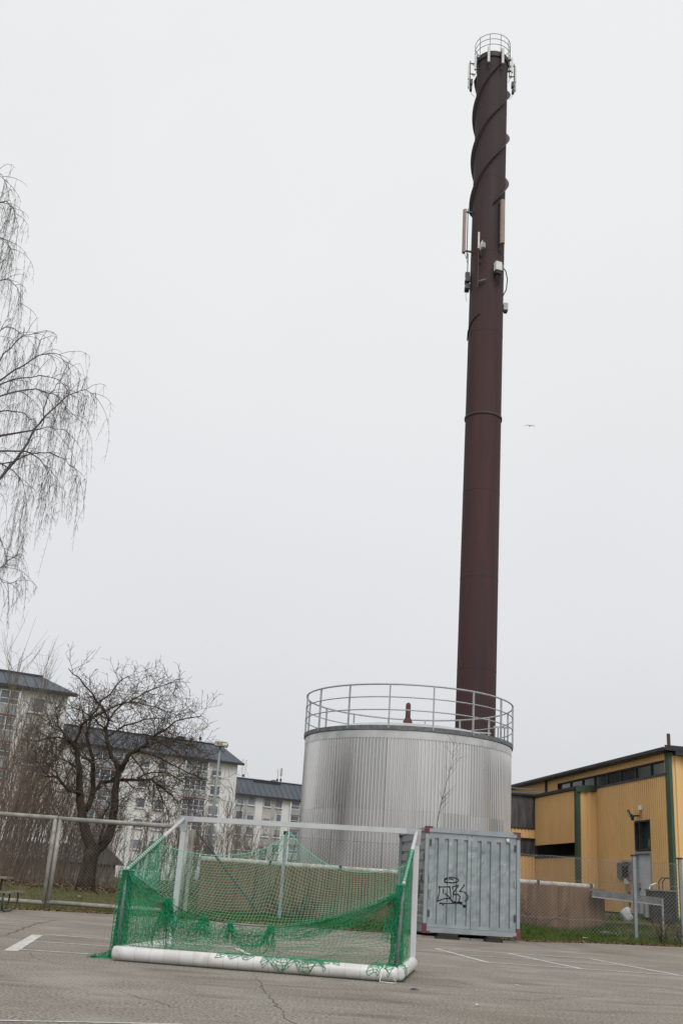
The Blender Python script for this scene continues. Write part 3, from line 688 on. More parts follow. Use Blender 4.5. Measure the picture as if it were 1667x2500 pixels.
sP = SZ(462, 500)[0]; ybox('downpipe', sP - .06, sP + .06, .04, .16, zB1 - .1, ZTOP, M['roof_black'])
# things on or by the hall
q = YC + ys(SZ(1215, 690)[0], .0, SZ(1215, 700)[1])
t = thing('floodlight', 'black floodlight on a bracket above the white door', 'lamp', q, AZ)
MB().box((-.42, -.18, .0), (.9, .1, .42), (0, 1, 0), (-.42, 0, .9), .02, .16, .14).build('head', M['black'], t)
MB().box((-.455, -.18, -.02), (.9, .1, .42), (0, 1, 0), (-.42, 0, .9), .01, .13, .11).build('lens', M['galv'], t)
MB().tube([(0, -.1, -.05), (-.3, -.15, -.08), (-.38, -.18, -.02)], .03, 6).build('arm', M['black'], t)
MB().tube([(-.3, -.15, -.08), (-.32, -.15, -.24)], .055, 8).build('sensor', M['black'], t)
q = YC + ys(SZ(1243, 655)[0], .02, SZ(1243, 665)[1])
t = thing('wall_sensor', 'small white cylinder fixed to yellow wall above floodlight', 'sensor', q, AZ)
MB().tube([(-.1, 0, 0), (-.1, 0, .16)], .08, 12).build('housing', M['white_plastic'], t)
MB().tube([(-.1, 0, -.3), (-.1, 0, 0)], .015, 5).build('stem', M['galv_dark'], t)
s_, z_ = SZ(1110, 1160)
t = thing('meter_cabinet', 'dark open meter box fixed on the yellow wall left of the door', 'cabinet', YC + ys(s_, .05, z_), 0)
MB().box(ys(0, .06, 0), dA, nA, (0, 0, 1), .55, .07, .28).build('housing', M['galv_dark'], t)
MB().box(ys(-.2, .14, -.05), dA, nA, (0, 0, 1), .26, .008, .2).build('opening', M['void'], t)
MB().box(ys(-.25, .12, .33), dA, nA, (0, 0, 1), .3, .1, .04).build('lid', M['galv'], t)
s_, z_ = SZ(1128, 1240)
t = thing('pipe_fitting', 'small pale stained fitting on yellow wall under the meter box', 'fitting', YC + ys(s_, .05, z_), 0)
for i, (a, b, hs) in enumerate(((0, 0, .14), (-.25, .1, .1), (-.1, -.3, .13))): MB().box(ys(a, .06, b), dA, nA, (0, 0, 1), .16, .05, hs).build('housing', M['pink_panel'] if i else M['white_plastic'], t)
MB().box(ys(-.15, .04, -.6), dA, nA, (0, 0, 1), .03, .02, .35).build('conduit', M['dark_steel'], t)
# galvanised channel on a post
cA, cB = at(1443, 2175, 35.9), at(1617, 2196, 35.5)
t = thing('steel_channel', 'long galvanised steel channel on a thin post reaching from wall end', 'channel', (cA.x, cA.y, cA.z), 0)
dv = cB - cA
MB().beam((0, 0, 0), dv, .30, .03).build('web', M['galv_dark'], t); sdn = dv.normalized().cross(Vector((0, 0, 1)))
for k_, zz in ((.165, .0), (-.165, .0)): MB().beam(sdn * k_ + Vector((0, 0, -.08)), dv + sdn * k_ + Vector((0, 0, -.08)), .02, .24).build('flange', M['galv_dark'], t); MB().beam(sdn * (k_ + .014 * (1 if k_ > 0 else -1)) + Vector((0, 0, -.18)), dv + sdn * (k_ + .014 * (1 if k_ > 0 else -1)) + Vector((0, 0, -.18)), .03, .035).build('lip', M['galv'], t)
MB().tube([dv - dv.normalized() * .04 + sdn * .15, dv - dv.normalized() * .04 + sdn * .15 + Vector((0, 0, -1.05))], .035, 8).build('support_post', M['galv'], t)
hp = at(1612, 2195, 37.2)
t = thing('heat_pump', 'black machine cabinet with bent cables standing by the green corner', 'machine', (hp.x, hp.y, .62), AZ)
MB().abox(-.42, .42, -.45, .45, 0, .95).build('cabinet', M['black'], t); MB().abox(-.46, .46, -.49, .49, .95, 1.0).build('lid', M['galv_dark'], t)
MB().abox(-.55, -.43, -.3, .35, .1, .75).build('side_panel', M['cont_frame'], t)
for dx in (-.06, .06): MB().tube([(dx, -.1, 1.0), (dx, -.1, 1.25), (dx + .1, -.1, 1.38), (dx + .45, .0, 1.4)], .02, 6).build('cable', M['black'], t)
MB().tube([(-.4, -.2, 1.0), (-.36, -.2, 1.12), (-.15, -.1, 1.2)], .02, 6).build('hose', M['white_plastic'], t)
for i in range(3): MB().tube([(-.43, -.2 + .2 * i, .2), (-.44, -.2 + .2 * i, .6)], .015, 5).build('vent_slot', M['galv'], t)
q = at(1529, 2240, 36.9)
m = MB(); n = 14
for j in range(9):
    for i in range(n):
        a = 2 * math.pi * i / n; zf = j / 8; rr_ = math.sin(math.pi * min(1, zf * .75 + .2)) ** .5 * (.18 + .03 * math.sin(3 * a + j)) * (1 if zf < .95 else .4)
        m.v.append((rr_ * math.cos(a) + .03 * math.sin(j), rr_ * .8 * math.sin(a), zf * .45))
for j in range(8):
    for i in range(n): m.f.append((j * n + i, j * n + (i + 1) % n, (j + 1) * n + (i + 1) % n, (j + 1) * n + i))
m.f.append(tuple(8 * n + i for i in range(n)))
tag(m.build('sack', M['sack'], None, True, (q.x, q.y, gz(q.x, q.y) - .03)), 'slumped white plastic sack on grass by yellow wall', 'sack')
def rock(name, c, sx_, sy_, sz_, mtl, seed):
    r_ = random.Random(seed); m = MB(); n, k = 9, 5
    for j in range(k):
        f_ = j / (k - 1); rr_ = math.sqrt(max(.05, 1 - f_ * f_))
        for i in range(n):
            a = 2 * math.pi * i / n; q_ = r_.uniform(.8, 1.15); m.v.append((sx_ * rr_ * q_ * math.cos(a), sy_ * rr_ * q_ * math.sin(a), sz_ * f_ * r_.uniform(.85, 1.1)))
    for j in range(k - 1):
        for i in range(n): m.f.append((j * n + i, j * n + (i + 1) % n, (j + 1) * n + (i + 1) % n, (j + 1) * n + i))
    m.f.append(tuple((k - 1) * n + i for i in range(n)))
    return m.build(name, mtl, None, False, c)
q = at(1478, 2268, 34.9); tag(rock('rubble', (q.x, q.y, gz(q.x, q.y) - .02), .28, .2, .13, M['stone'], 1), 'grey rubble lump at the right end of the brown wall', 'stone', 'rubble at the wall end')
q = at(1500, 2272, 34.8); tag(rock('rubble', (q.x, q.y, gz(q.x, q.y) - .02), .17, .14, .09, M['stone'], 2), 'smaller grey rubble lump right of the larger one by the wall end', 'stone', 'rubble at the wall end')

# ---------------------------------------------------------------- brown concrete wall
WA, WB = at(484, 2180, 33.0), at(1472, 2240, 36.3)
wd = Vector((WB.x - WA.x, WB.y - WA.y, 0)); WL = wd.length; wd.normalize(); wn_ = Vector((wd.y, -wd.x, 0))
wall = thing('concrete_wall', 'long stained brown concrete wall with pale pipe coping behind the wire fence', 'wall', (WA.x, WA.y, 0))
def wtop(u): return lerp(1.52, 1.50, u / WL)
segs = 8
for i in range(segs):
    u0, u1 = WL * i / segs, WL * (i + 1) / segs - .012
    m = MB(); m.box(wd * ((u0 + u1) / 2) + Vector((0, 0, (wtop(u0) - .3) / 2)), wd, wn_, (0, 0, 1), (u1 - u0) / 2, .13, (wtop(u0) + .3) / 2)
    m.build('wall_panel', M['concrete_brown'], wall)
for i in range(6):
    u0, u1 = WL * i / 6, WL * (i + 1) / 6 - .03
    if u1 > WL - .3: u1 = WL - .35
    m = MB(); m.tube([wd * u0 + Vector((0, 0, wtop(u0) + .05)), wd * u1 + Vector((0, 0, wtop(u1) + .06))], .08, 10); m.build('coping_pipe', M['coping'], wall, True)
    m = MB(); m.box(wd * (u1 - .1) + Vector((0, 0, wtop(u1) + .05)), wd, wn_, (0, 0, 1), .04, .09, .09); m.build('pipe_clamp', M['dark_steel'], wall)

# ---------------------------------------------------------------- chain link fences
def chainlink(fence, p0, p1, z0a, z0b, h, m, spacing=.085, rad=.0022, sag=.0):
    p0 = Vector(p0[:2]); p1 = Vector(p1[:2]); W_ = (p1 - p0).length; d = (p1 - p0) / W_
    org = Vector(fence.location)
    A, B = [], []
    nrm = Vector((-d.y, d.x))
    k = int((W_ + h) / spacing)
    for i in range(-int(h / spacing), int(W_ / spacing) + 1):
        for s_ in (1, -1):
            u0 = i * spacing if s_ == 1 else i * spacing + h
            u1 = u0 + s_ * h
            ta, tb = 0.0, 1.0
            for lim, sign in ((0, 1), (W_, -1)):
                a = (u0 - lim) * sign; b = (u1 - lim) * sign
                if a < 0 and b < 0: ta, tb = 1, 0; break
                if a < 0: ta = max(ta, -a / (b - a))
                if b < 0: tb = min(tb, a / (a - b))
            if tb <= ta: continue
            pts = []
            for t_ in np.linspace(ta, tb, 5):
                u = u0 + (u1 - u0) * t_
                zb = lerp(z0a, z0b, u / W_)
                off = nrm * (.004 * s_ + .03 * math.sin(u * 1.3) * math.sin(t_ * 3.1))
                pts.append((p0.x + d.x * u + off.x - org.x, p0.y + d.y * u + off.y - org.y, zb + h * t_ + sag * math.sin(u * 2) * t_ - org.z))
            A += pts[:-1]; B += pts[1:]
    o = edges_mesh('wire_mesh', A, B, rad, m, fence); o['kind'] = 'stuff'; return o
def angle_post(fence, x, y, z0, z1, name='post', m=None, wdt=.045):
    l = fence.location; a = MB(); a.abox(x - wdt - l.x, x + wdt - l.x, y - .02 - l.y, y + .02 - l.y, z0 - l.z, z1 - l.z); a.abox(x - wdt - l.x, x - wdt + .02 - l.x, y - l.y + .021, y + .09 - l.y, z0 - l.z, z1 - l.z)
    return a.build(name, m or M['lamp_grey'], fence)
# right of the container
FD = 34.4
xa, xb = at(1240, 2100, FD).x, at(1720, 2100, FD).x
rfence = thing('chain_link_fence', 'galvanised chain link fence before the yellow hall, right of the container', 'fence', (xa, FD, 0))
ztop = at(1543, 2097, FD).z
chainlink(rfence, (xa, FD), (xb, FD), .1, .12, ztop - .15, M['wire'], spacing=.115, rad=.0034)
for px_ in (1546, 1658):
    q = at(px_, 2110, FD); angle_post(rfence, q.x, FD - .05, -.1, ztop + .08); MB().abox(q.x - xa - .08, q.x - xa + .08, -.08, .06, ztop + .08, ztop + .13).build('cap', M['black'], rfence)
for z_ in (ztop - .08, ztop - .75, .55):
    m = MB(); m.tube([(lerp(0, xb - xa, i / 30), .01, z_ + .015 * math.sin(i * 1.1)) for i in range(31)], .006, 4); m.build('tension_wire', M['wire'], rfence)
# behind the goal
BD = 31.6
xa2, xb2 = at(474, 2100, BD).x, at(985, 2100, BD).x
bfence = thing('chain_link_fence', 'thin chain link fence standing behind the goal before the tank', 'fence', (xa2, BD, 0))
zt2 = at(694, 2038, BD).z
chainlink(bfence, (xa2, BD), (xb2, BD), .05, .05, zt2 - .1, M['wire_dark'], spacing=.115, rad=.0026)
for px_ in (693,):
    q = at(px_, 2100, BD); angle_post(bfence, q.x, BD - .05, -.1, zt2); MB().abox(q.x - xa2 - .07, q.x - xa2 + .07, -.08, .06, zt2, zt2 + .1).build('cap', M['black'], bfence)
for z_ in (zt2 - .05, 1.15, .5): MB().tube([(0, 0, z_), ((xb2 - xa2), 0, z_)], .005, 4).build('tension_wire', M['wire_dark'], bfence)
q = at(472, 2030, BD)
MB().tube([(q.x - xa2, -.02, -.2), (q.x - xa2, -.02, q.z + .05)], .06, 10).build('corner_post', M['fence_tube'], bfence)
s1_, s2_ = at(484, 2034, BD - .1), at(640, 2240, BD - .1)
MB().tube([s1_ - bfence.location, s2_ - bfence.location], .03, 8).build('diagonal_strut', M['dark_steel'], bfence)
# heavy tube framed court fence on the left
LD = 29.5
def framed_panel(px0, px1, ptop0, ptop1, label, right_open=False):
    a, b = at(px0, ptop0, LD), at(px1, ptop1, LD)
    t = thing('fence_panel', label, 'fence', (a.x, LD, 0), 0, 'tube framed fence panels')
    wx = b.x - a.x
    MB().tube([(-.05, 0, a.z), (wx + .05, 0, b.z)], .062, 10).build('top_rail', M['fence_tube'], t, True)
    MB().tube([(-.03, 0, .17), (wx + .03, 0, .15)], .058, 10).build('bottom_rail', M['fence_tube'], t, True)
    MB().tube([(0, 0, -.1), (0, 0, a.z - .02)], .058, 10).build('post', M['fence_tube'], t, True)
    MB().tube([(wx, 0, -.1), (wx, 0, b.z - .02)], .058, 10).build('post', M['fence_tube'], t, True)
    if wx > 3.0 and not right_open: MB().tube([(wx * .58, .05, -.1), (wx * .58, .05, a.z - .04)], .024, 8).build('middle_post', M['fence_tube'], t, True)
    chainlink(t, (a.x + .06, LD + .02), (b.x - .06, LD + .02), .2, .2, min(a.z, b.z) - .28, M['wire_dark'], spacing=.10, rad=.0020)
    return t
framed_panel(-260, 137, 1968, 1997, 'grey tube framed mesh panel at the left picture edge behind picnic table', True)
framed_panel(149, 459, 1999, 2020, 'grey tube framed mesh panel in front of the dark gnarled tree')

# ---------------------------------------------------------------- container
CF = gnd(1031, 2289)
ct = thing('storage_container', 'small galvanised steel container with red corners and black graffiti', 'container', (CF.x, CF.y, 0.0), R(7))
CWd, CHt, CL, CZ = 2.43, 2.45, 3.4, .13
ZC0, ZC1 = CZ, CZ + CHt
def groove_profile(x0, x1, grooves, gw, gd):
    P = [(x0, 0.0)]
    for g in grooves: P += [(g - gw / 2, 0.0), (g - gw / 2 + .018, gd), (g + gw / 2 - .018, gd), (g + gw / 2, 0.0)]
    P.append((x1, 0.0)); return P
def zx6(x): return (x - 352) / (1450 - 352) * CWd
def zz6(y): return lerp(ZC1, ZC0, (y - 115) / (1385 - 115))
gl = [zx6(x) for x in (483, 600, 704, 821)]; gr = [zx6(x) for x in (978, 1091, 1202, 1315)]
DZ0, DZ1 = ZC0 + .12, ZC1 - .12
YF = .03
def door_y(x):
    for g in gl + gr:
        if abs(x - g) < .047: return YF + .048
    return YF
for (x0, x1, gs, nm) in ((.10, zx6(884), gl, 'left'), (zx6(889), CWd - .09, gr, 'right')):
    m = MB(); P = groove_profile(x0, x1, gs, .105, .05)
    zs = [DZ0, DZ0 + .10, DZ1 - .13, DZ1]
    # flat strips top and bottom, grooved field between
    rr2 = random.Random(5)
    for (za, zb, fl_) in ((DZ0, DZ0 + .07, True), (DZ0 + .07, DZ1 - .13, False), (DZ1 - .13, DZ1, True)):
        nz = 2 if fl_ else 16; base = len(m.v)
        for k_ in range(nz):
            z = lerp(za, zb, k_ / (nz - 1))
            for j, (x, d) in enumerate(P):
                dent = 0 if fl_ or k_ in (0, nz - 1) else rr2.gauss(0, .0022)
                m.v.append((x, YF + (0 if fl_ else d) + dent, z))
        np_ = len(P)
        for k_ in range(nz - 1):
            for j in range(np_ - 1): m.f.append((base + k_ * np_ + j, base + k_ * np_ + j + 1, base + (k_ + 1) * np_ + j + 1, base + (k_ + 1) * np_ + j))
    # groove end caps
    for g in gs:
        for z in (DZ0 + .07, DZ1 - .13): m.face([(g - .047, YF, z), (g + .047, YF, z), (g + .034, YF + .05, z), (g - .034, YF + .05, z)])
    d_ = m.build('door', M['cont'], ct)
    hx = x0 + .035 if nm == 'left' else x1 - .035
    for hz in (.35, 1.15, 2.0): MB().abox(hx - .018, hx + .018, YF - .035, YF - .003, ZC0 + hz, ZC0 + hz + .16).build('hinge', M['dark_steel'] if hz != 1.15 else M['cont_frame'], d_)
MB().abox(0, .085, 0, .085, ZC0, ZC1).build('corner_post', M['cont_frame'], ct); MB().abox(CWd - .085, CWd, 0, .085, ZC0, ZC1).build('corner_post', M['cont_frame'], ct)
MB().abox(0, .085, CL - .085, CL, ZC0, ZC1).build('corner_post', M['cont_frame'], ct); MB().abox(CWd - .085, CWd, CL - .085, CL, ZC0, ZC1).build('corner_post', M['cont_frame'], ct)
MB().abox(.086, CWd - .086, -.012, .08, ZC1 - .115, ZC1).build('header_beam', M['cont_frame'], ct); MB().abox(.086, CWd - .086, -.008, .08, ZC0, ZC0 + .115).build('threshold_beam', M['cont_frame'], ct)
for x_ in (.003, CWd - .078):
    MB().abox(x_, x_ + .075, .086, CL - .086, ZC1 - .09, ZC1 - .003).build('roof_rail', M['cont_frame'], ct); MB().abox(x_, x_ + .075, .086, CL - .086, ZC0, ZC0 + .12).build('floor_rail', M['cont_frame'], ct)
MB().abox(.05, CWd - .05, .05, CL - .05, ZC1 - .02, ZC1 - .005).build('roof', M['cont_frame'], ct)
MB().abox(.05, CWd - .05, .05, CL - .05, ZC0 + .01, ZC0 + .05).build('floor', M['timber'], ct)
# left and right sides: horizontal ribbed panels
for x_, sg in ((.05, 1), (CWd - .05, -1)):
    nr = 9; zlo, zhi = ZC0 + .12, ZC1 - .09
    for half in range(2):
        ya, yb_ = (.09, CL / 2 - .02) if half == 0 else (CL / 2 + .02, CL - .09)
        m = MB()
        for i in range(nr):
            za = lerp(zlo, zhi, i / nr); zb = lerp(zlo, zhi, (i + 1) / nr)
            for (za_, d) in ((za, .045), (za + .05, .045), (za + .075, 0), (zb - .03, 0)):
                m.v += [(x_ + sg * d, ya, za_), (x_ + sg * d, yb_, za_)]
        m.v += [(x_, ya, zhi), (x_, yb_, zhi)]
        for i in range(len(m.v) // 2 - 1): m.f.append((2 * i, 2 * i + 1, 2 * i + 3, 2 * i + 2))
        m.build('side_panel', M['cont'], ct)
    MB().abox(x_ - .03, x_ + .03, CL / 2 - .02, CL / 2 + .02, zlo, zhi).build('side_stud', M['cont_frame'], ct)
MB().abox(.09, CWd - .09, CL - .04, CL - .02, ZC0 + .1, ZC1 - .1).build('back_panel', M['cont'], ct)
for x_ in (0, CWd):
    for y_ in (0, CL):
        for top in (0, 1):
            m = MB(); sgx = 1 if x_ == 0 else -1; sgy = 1 if y_ == 0 else -1
            z0_ = ZC1 - .15 if top else ZC0 - .02; z1_ = ZC1 + .02 if top else ZC0 + .2
            xs_ = sorted((x_ - sgx * .012, x_ + sgx * .088)); ys_ = sorted((y_ - sgy * .016, y_ + sgy * .088))
            m.abox(xs_[0], xs_[1], ys_[0], ys_[1], z0_, z1_)
            xs_ = sorted((x_ + sgx * .089, x_ + sgx * .17)); zt_ = (z1_ - .05, z1_) if top else (z0_, z0_ + .05)
            m.abox(xs_[0], xs_[1], ys_[0], ys_[1], zt_[0], zt_[1]); m.build('corner_casting', M['red'], ct)
MB().abox(zx6(1287), zx6(1320), -.016, -.0125, zz6(226), zz6(192)).build('sticker', M['white_plastic'], ct)
# graffiti: strokes laid on the sheet, following the grooves
def stroke(m, pts, wd_):
    P = []
    for (a, b) in zip(pts[:-1], pts[1:]):
        a = Vector((zx6(a[0]), zz6(a[1] - (a[0] - 352) * .066))); b = Vector((zx6(b[0]), zz6(b[1] - (b[0] - 352) * .066)))
        n = max(1, int((b - a).length / .02)); P += [a.lerp(b, i / n) for i in range(n)]
    e_ = pts[-1]; P.append(Vector((zx6(e_[0]), zz6(e_[1] - (e_[0] - 352) * .066))))
    for p, q_ in zip(P[:-1], P[1:]):
        d = q_ - p
        if d.length < 1e-6: continue
        d.normalize(); n = Vector((-d.y, d.x)) * wd_ / 2; p2 = q_ + d * wd_ * .3; p1 = p - d * wd_ * .3
        y1, y2 = door_y(p.x) - .004, door_y(q_.x) - .004
        m.face([(p1.x + n.x, y1, p1.y + n.y), (p1.x - n.x, y1, p1.y - n.y), (p2.x - n.x, y2, p2.y - n.y), (p2.x + n.x, y2, p2.y + n.y)])
def ell(cx, cy, rx, ry, a0, a1, n=22): return [(cx + rx * math.cos(R(lerp(a0, a1, i / n))), cy + ry * math.sin(R(lerp(a0, a1, i / n)))) for i in range(n + 1)]
STR = []
for s_ in (ell(662, 770, 80, 34, 0, 360), ell(640, 775, 52, 20, 150, 330), [(595, 798), (650, 800), (690, 800)], [(522, 852), (585, 853), (645, 850)], [(525, 850), (531, 900), (520, 962), (508, 1025), (560, 1002), (610, 990), (645, 992)],
           [(570, 875), (575, 930)], [(643, 848), (655, 905), (660, 960), (655, 1000)], [(605, 935), (632, 962), (655, 992), (690, 1050)], [(675, 850), (685, 905), (690, 960), (682, 1010), (690, 1050)],
           [(675, 852), (745, 832), (722, 875), (698, 915), (688, 946), (735, 938), (765, 968), (760, 1000), (752, 1030), (800, 1042)], [(812, 832), (785, 866), (758, 905), (800, 906), (832, 922), (855, 965), (850, 1000), (832, 1024)],
           [(540, 1048), (590, 1052), (640, 1050), (700, 1046), (760, 1050), (820, 1075)], [(690, 1030), (740, 1035), (800, 1050)]): STR.append((s_, .026, 'graffiti_stroke', 'marker'))
for s_ in ([(540, 1046), (545, 1050)], [(570, 1060), (574, 1064)], [(806, 1078), (830, 1092)], [(812, 1090), (834, 1074)], [(524, 850), (530, 856)], [(640, 850), (646, 856)], [(808, 830), (814, 836)]): STR.append((s_, .045, 'graffiti_blob', 'marker'))
for s_ in ([(390, 880), (425, 900), (395, 925), (430, 935)], [(395, 950), (425, 985), (400, 1015)], [(430, 945), (390, 985)], [(405, 905), (410, 1005)], ell(1025, 425, 16, 14, 0, 300), [(1000, 450), (1030, 440)], [(1008, 560), (1030, 552), (1015, 578)], [(1002, 690), (1022, 672)], [(1370, 660), (1385, 680)], [(1385, 650), (1398, 668)], [(372, 1110), (380, 1140)]): STR.append((s_, .011, 'scrawl', 'marker_thin'))
for s_, w_, nm_, mt_ in STR:
    g = MB(); stroke(g, s_, w_); g.build(nm_, M[mt_], ct)
r5 = random.Random(12)       # black tags on the shaded long side
for k_ in range(9):
    g = MB(); y0_ = .25 + .27 * k_; z0_ = 1.0 + r5.uniform(0, .25); P = [(y0_, z0_)]
    for j in range(6): P.append((P[-1][0] + r5.uniform(-.05, .13), min(2.2, max(.9, P[-1][1] + r5.choice((-1, 1)) * r5.uniform(.15, .5)))))
    for (a, b) in zip(P[:-1], P[1:]):
        d = Vector((b[0] - a[0], b[1] - a[1])); n = Vector((-d.y, d.x)).normalized() * .018
        g.face([(.046, a[0] + n.x, a[1] + n.y), (.046, a[0] - n.x, a[1] - n.y), (.046, b[0] - n.x, b[1] - n.y), (.046, b[0] + n.x, b[1] + n.y)])
    g.build('graffiti_stroke', M['marker'], ct)
for x_, w_, lb in ((.30, .58, 'left one of the two showing'), (1.52, .40, 'right one of the two showing')):
    t = thing('timber_block', 'dark timber block under the container, ' + lb, 'timber', Vector((CF.x + x_ + w_ / 2, CF.y + .15, 0)), R(7), 'timbers under the container')
    MB().abox(-w_ / 2, w_ / 2, -.20, .35, 0.002, .06).build('lower_beam', M['timber'], t); MB().abox(-w_ / 2 + .05, w_ / 2 - .04, -.14, .3, .063, CZ - .01).build('upper_beam', M['timber'], t)
kb = thing('kerb_slab', 'low concrete slab strip beneath the front of the container', 'slab', (CF.x, CF.y, 0), R(7))
for i in range(4): MB().abox(-.15 + i * .68, -.15 + i * .68 + .66, .05, .5, -.02, .045 + .003 * (i % 2)).build('slab', M['plinth'], kb)

# ---------------------------------------------------------------- goal
FL, FR, RL, RR = Vector((-2.03, 16.25, 0)), Vector((1.39, 15.65, 0)), Vector((-2.43, 13.85, 0)), Vector((1.02, 13.32, 0))
HG = 1.79
OG = (RL + RR) / 2
goal = thing('football_goal', 'portable white football goal with green net seen from behind on the asphalt', 'goal', OG)
lo = lambda v: v - OG
TRD = .084
Z = Vector((0, 0, 1))
def tube_seg(p, q, name, m, r_, n=14, ends=True):
    m_ = MB(); d = (q - p).normalized()
    pts = [p, p + d * r_ * .15, p + d * r_ * .5, q - d * r_ * .5, q - d * r_ * .15, q] if ends else [p, q]
    rs = [r_ * .55, r_ * .88, r_, r_, r_ * .88, r_ * .55] if ends else r_
    m_.tube([lo(v) for v in pts], rs, n); return m_.build(name, m, goal, True)
zc = Z * (TRD + .004)
rear = tube_seg(RL + zc, RR + zc, 'rear_ballast_tube', M['ballast'], TRD)
rdir = (RR - RL).normalized()
for i in range(19):               # joint lines round the tube
    u = .12 + i * (3.5 - .2) / 18; p = RL + zc + rdir * u
    m = MB(); m.tube([lo(p - rdir * .002), lo(p + rdir * .002)], TRD + .0008, 14, cap=False); m.build('tube_band', M['goal_grey'], rear)
tube_seg(RL.lerp(FL, .05) + zc + Vector((.06, .1, 0)), FL + zc, 'side_ballast_tube', M['ballast'], TRD * .95)
tube_seg(RR.lerp(FR, .04) + zc, FR + zc, 'side_ballast_tube', M['ballast'], TRD * .95)
def post_(p, name):
    m = MB(); m.abox(p.x - OG.x - .037, p.x - OG.x + .037, p.y - OG.y - .055, p.y - OG.y + .055, TRD * 1.8, HG - .003); return m.build(name, M['goal'], goal)
post_(FL, 'goal_post'); post_(FR, 'goal_post')
m = MB(); m.beam(lo(FL + Z * (HG + .04)) + rdir * .1, lo(FR + Z * (HG + .04)) - rdir * .1, .09, .072); m.build('crossbar', M['goal'], goal)
for p, sg in ((FL, 1), (FR, -1)):
    m = MB(); m.beam(lo(p + Z * (HG + .04)) - rdir * sg * .06, lo(p + Z * (HG + .04)) + rdir * sg * .14, .098, .080); m.box(lo(p + Z * (HG - .07)), rdir, (0, 1, 0), (0, 0, 1), .052, .06, .07); m.build('corner_joint', M['goal_grey'], goal)
EL, ER = at(311, 2122, 14.35), at(985, 2158, 13.95)
for p, e_, r_ in ((FL, EL, RL), (FR, ER, RR)):
    tp = p + Z * (HG + .03) - (p - r_).normalized() * .06
    m = MB(); m.tube([lo(v) for v in (tp, tp.lerp(e_, .5), e_)], .025, 10); m.build('slanted_stay', M['goal'], goal, True)
    foot = r_ + zc + Vector((0, .34, .0))
    m = MB(); m.tube([lo(v) for v in (e_ + Vector((0, .05, 0)), e_ + (foot - e_) * .06 + Vector((0, -.03, 0)), foot)], .026, 10); m.build('rear_stay', M['galv_dark'], goal, True)
    wr = MB()
    for i in range(22):
        c = tp.lerp(e_, .40 + .6 * i / 22); d = (e_ - tp).normalized(); a = d.orthogonal().normalized(); b = d.cross(a)
        wr.tube([lo(c + d * .018 * k_ / 6 + (a * math.cos(k_ * 1.05) + b * math.sin(k_ * 1.05)) * .035) for k_ in range(7)], .006, 4, cap=False)
    o = wr.build('net_lacing', M['net'], goal); o['kind'] = 'stuff'
# --- the net: rope lines
def catpts(L_, n):
    P = [at(*l) for l in L_]; ds = [0]
    for a, b in zip(P[:-1], P[1:]): ds.append(ds[-1] + (b - a).length)
    u = np.linspace(0, ds[-1], n); A = np.array([tuple(p) for p in P]); 
    # smooth through the points
    out_ = np.stack([np.interp(u, ds, A[:, k_]) for k_ in range(3)], 1)
    for _ in range(6):
        o2 = out_.copy(); o2[1:-1] = .25 * out_[:-2] + .5 * out_[1:-1] + .25 * out_[2:]; out_ = o2
    return out_
topL = [(384, 2060, 15.35), (420, 2071, 15.4), (456, 2080, 15.45), (500, 2087, 15.5), (545, 2090, 15.55), (610, 2083, 15.65), (650, 2071, 15.72), (680, 2055, 15.8), (706, 2029, 15.88)]
topR = [(706, 2029, 15.88), (726, 2056, 15.8), (755, 2082, 15.7), (800, 2112, 15.5), (850, 2128, 15.3), (905, 2131, 15.1), (955, 2123, 14.95), (992, 2113, 14.85)]
hemP = [(318, 2130, 14.3), (345, 2150, 14.25), (400, 2192, 14.2), (450, 2226, 14.15), (520, 2248, 14.1), (600, 2260, 14.05), (680, 2264, 14.0), (740, 2259, 13.98), (820, 2243, 13.95), (900, 2218, 13.93), (955, 2192, 13.92), (985, 2168, 13.92)]
NU, NV = 84, 25
k1 = int(NU * .5)
top = np.concatenate([catpts(topL, k1), catpts(topR, NU - k1 + 1)[1:]], 0)
hem = catpts(hemP, NU)
def strands(name, Pg, rad, mtl, skip=None, jitter=0.0, seed=1):
    nu, nv = Pg.shape[:2]; A = [Pg[:-1].reshape(-1, 3), Pg[:, :-1].reshape(-1, 3)]; B = [Pg[1:].reshape(-1, 3), Pg[:, 1:].reshape(-1, 3)]
    A = np.concatenate(A) - np.array(OG); B = np.concatenate(B) - np.array(OG)
    o = edges_mesh(name, A, B, rad, mtl, goal); o['kind'] = 'stuff'; return o
rg = np.random.default_rng(4)
g_ = np.zeros((NU, NV, 3)); vv = np.linspace(0, 1, NV)
for j, v in enumerate(vv):
    sag = 4 * v * (1 - v)
    g_[:, j] = top * (1 - v) + hem * v
    g_[:, j, 2] -= .07 * sag; g_[:, j, 1] -= .03 * sag
# honeycomb look where the netting hangs slack at the left, tight on the right
uu = np.linspace(0, 1, NU)[:, None]
zig = np.where((np.arange(NU)[:, None] + np.arange(NV)[None, :]) % 2 == 0, 1.0, -1.0) * .008 * np.clip(1.25 - 2.1 * uu, 0, 1)
g_[:, :, 0] += zig + rg.normal(0, .0022, (NU, NV)); g_[:, :, 2] += rg.normal(0, .0022, (NU, NV))
net = strands('net_upper', g_, .0020, M['net_pale'])
for P_, nm in ((top, 'top_rope'), (hem, 'hem_rope')):
    m = MB(); m.tube([lo(Vector(p)) for p in P_], .0055 if nm == 'top_rope' else .005, 5); m.build(nm, M['net_pale'] if nm == 'top_rope' else M['rope'], goal)
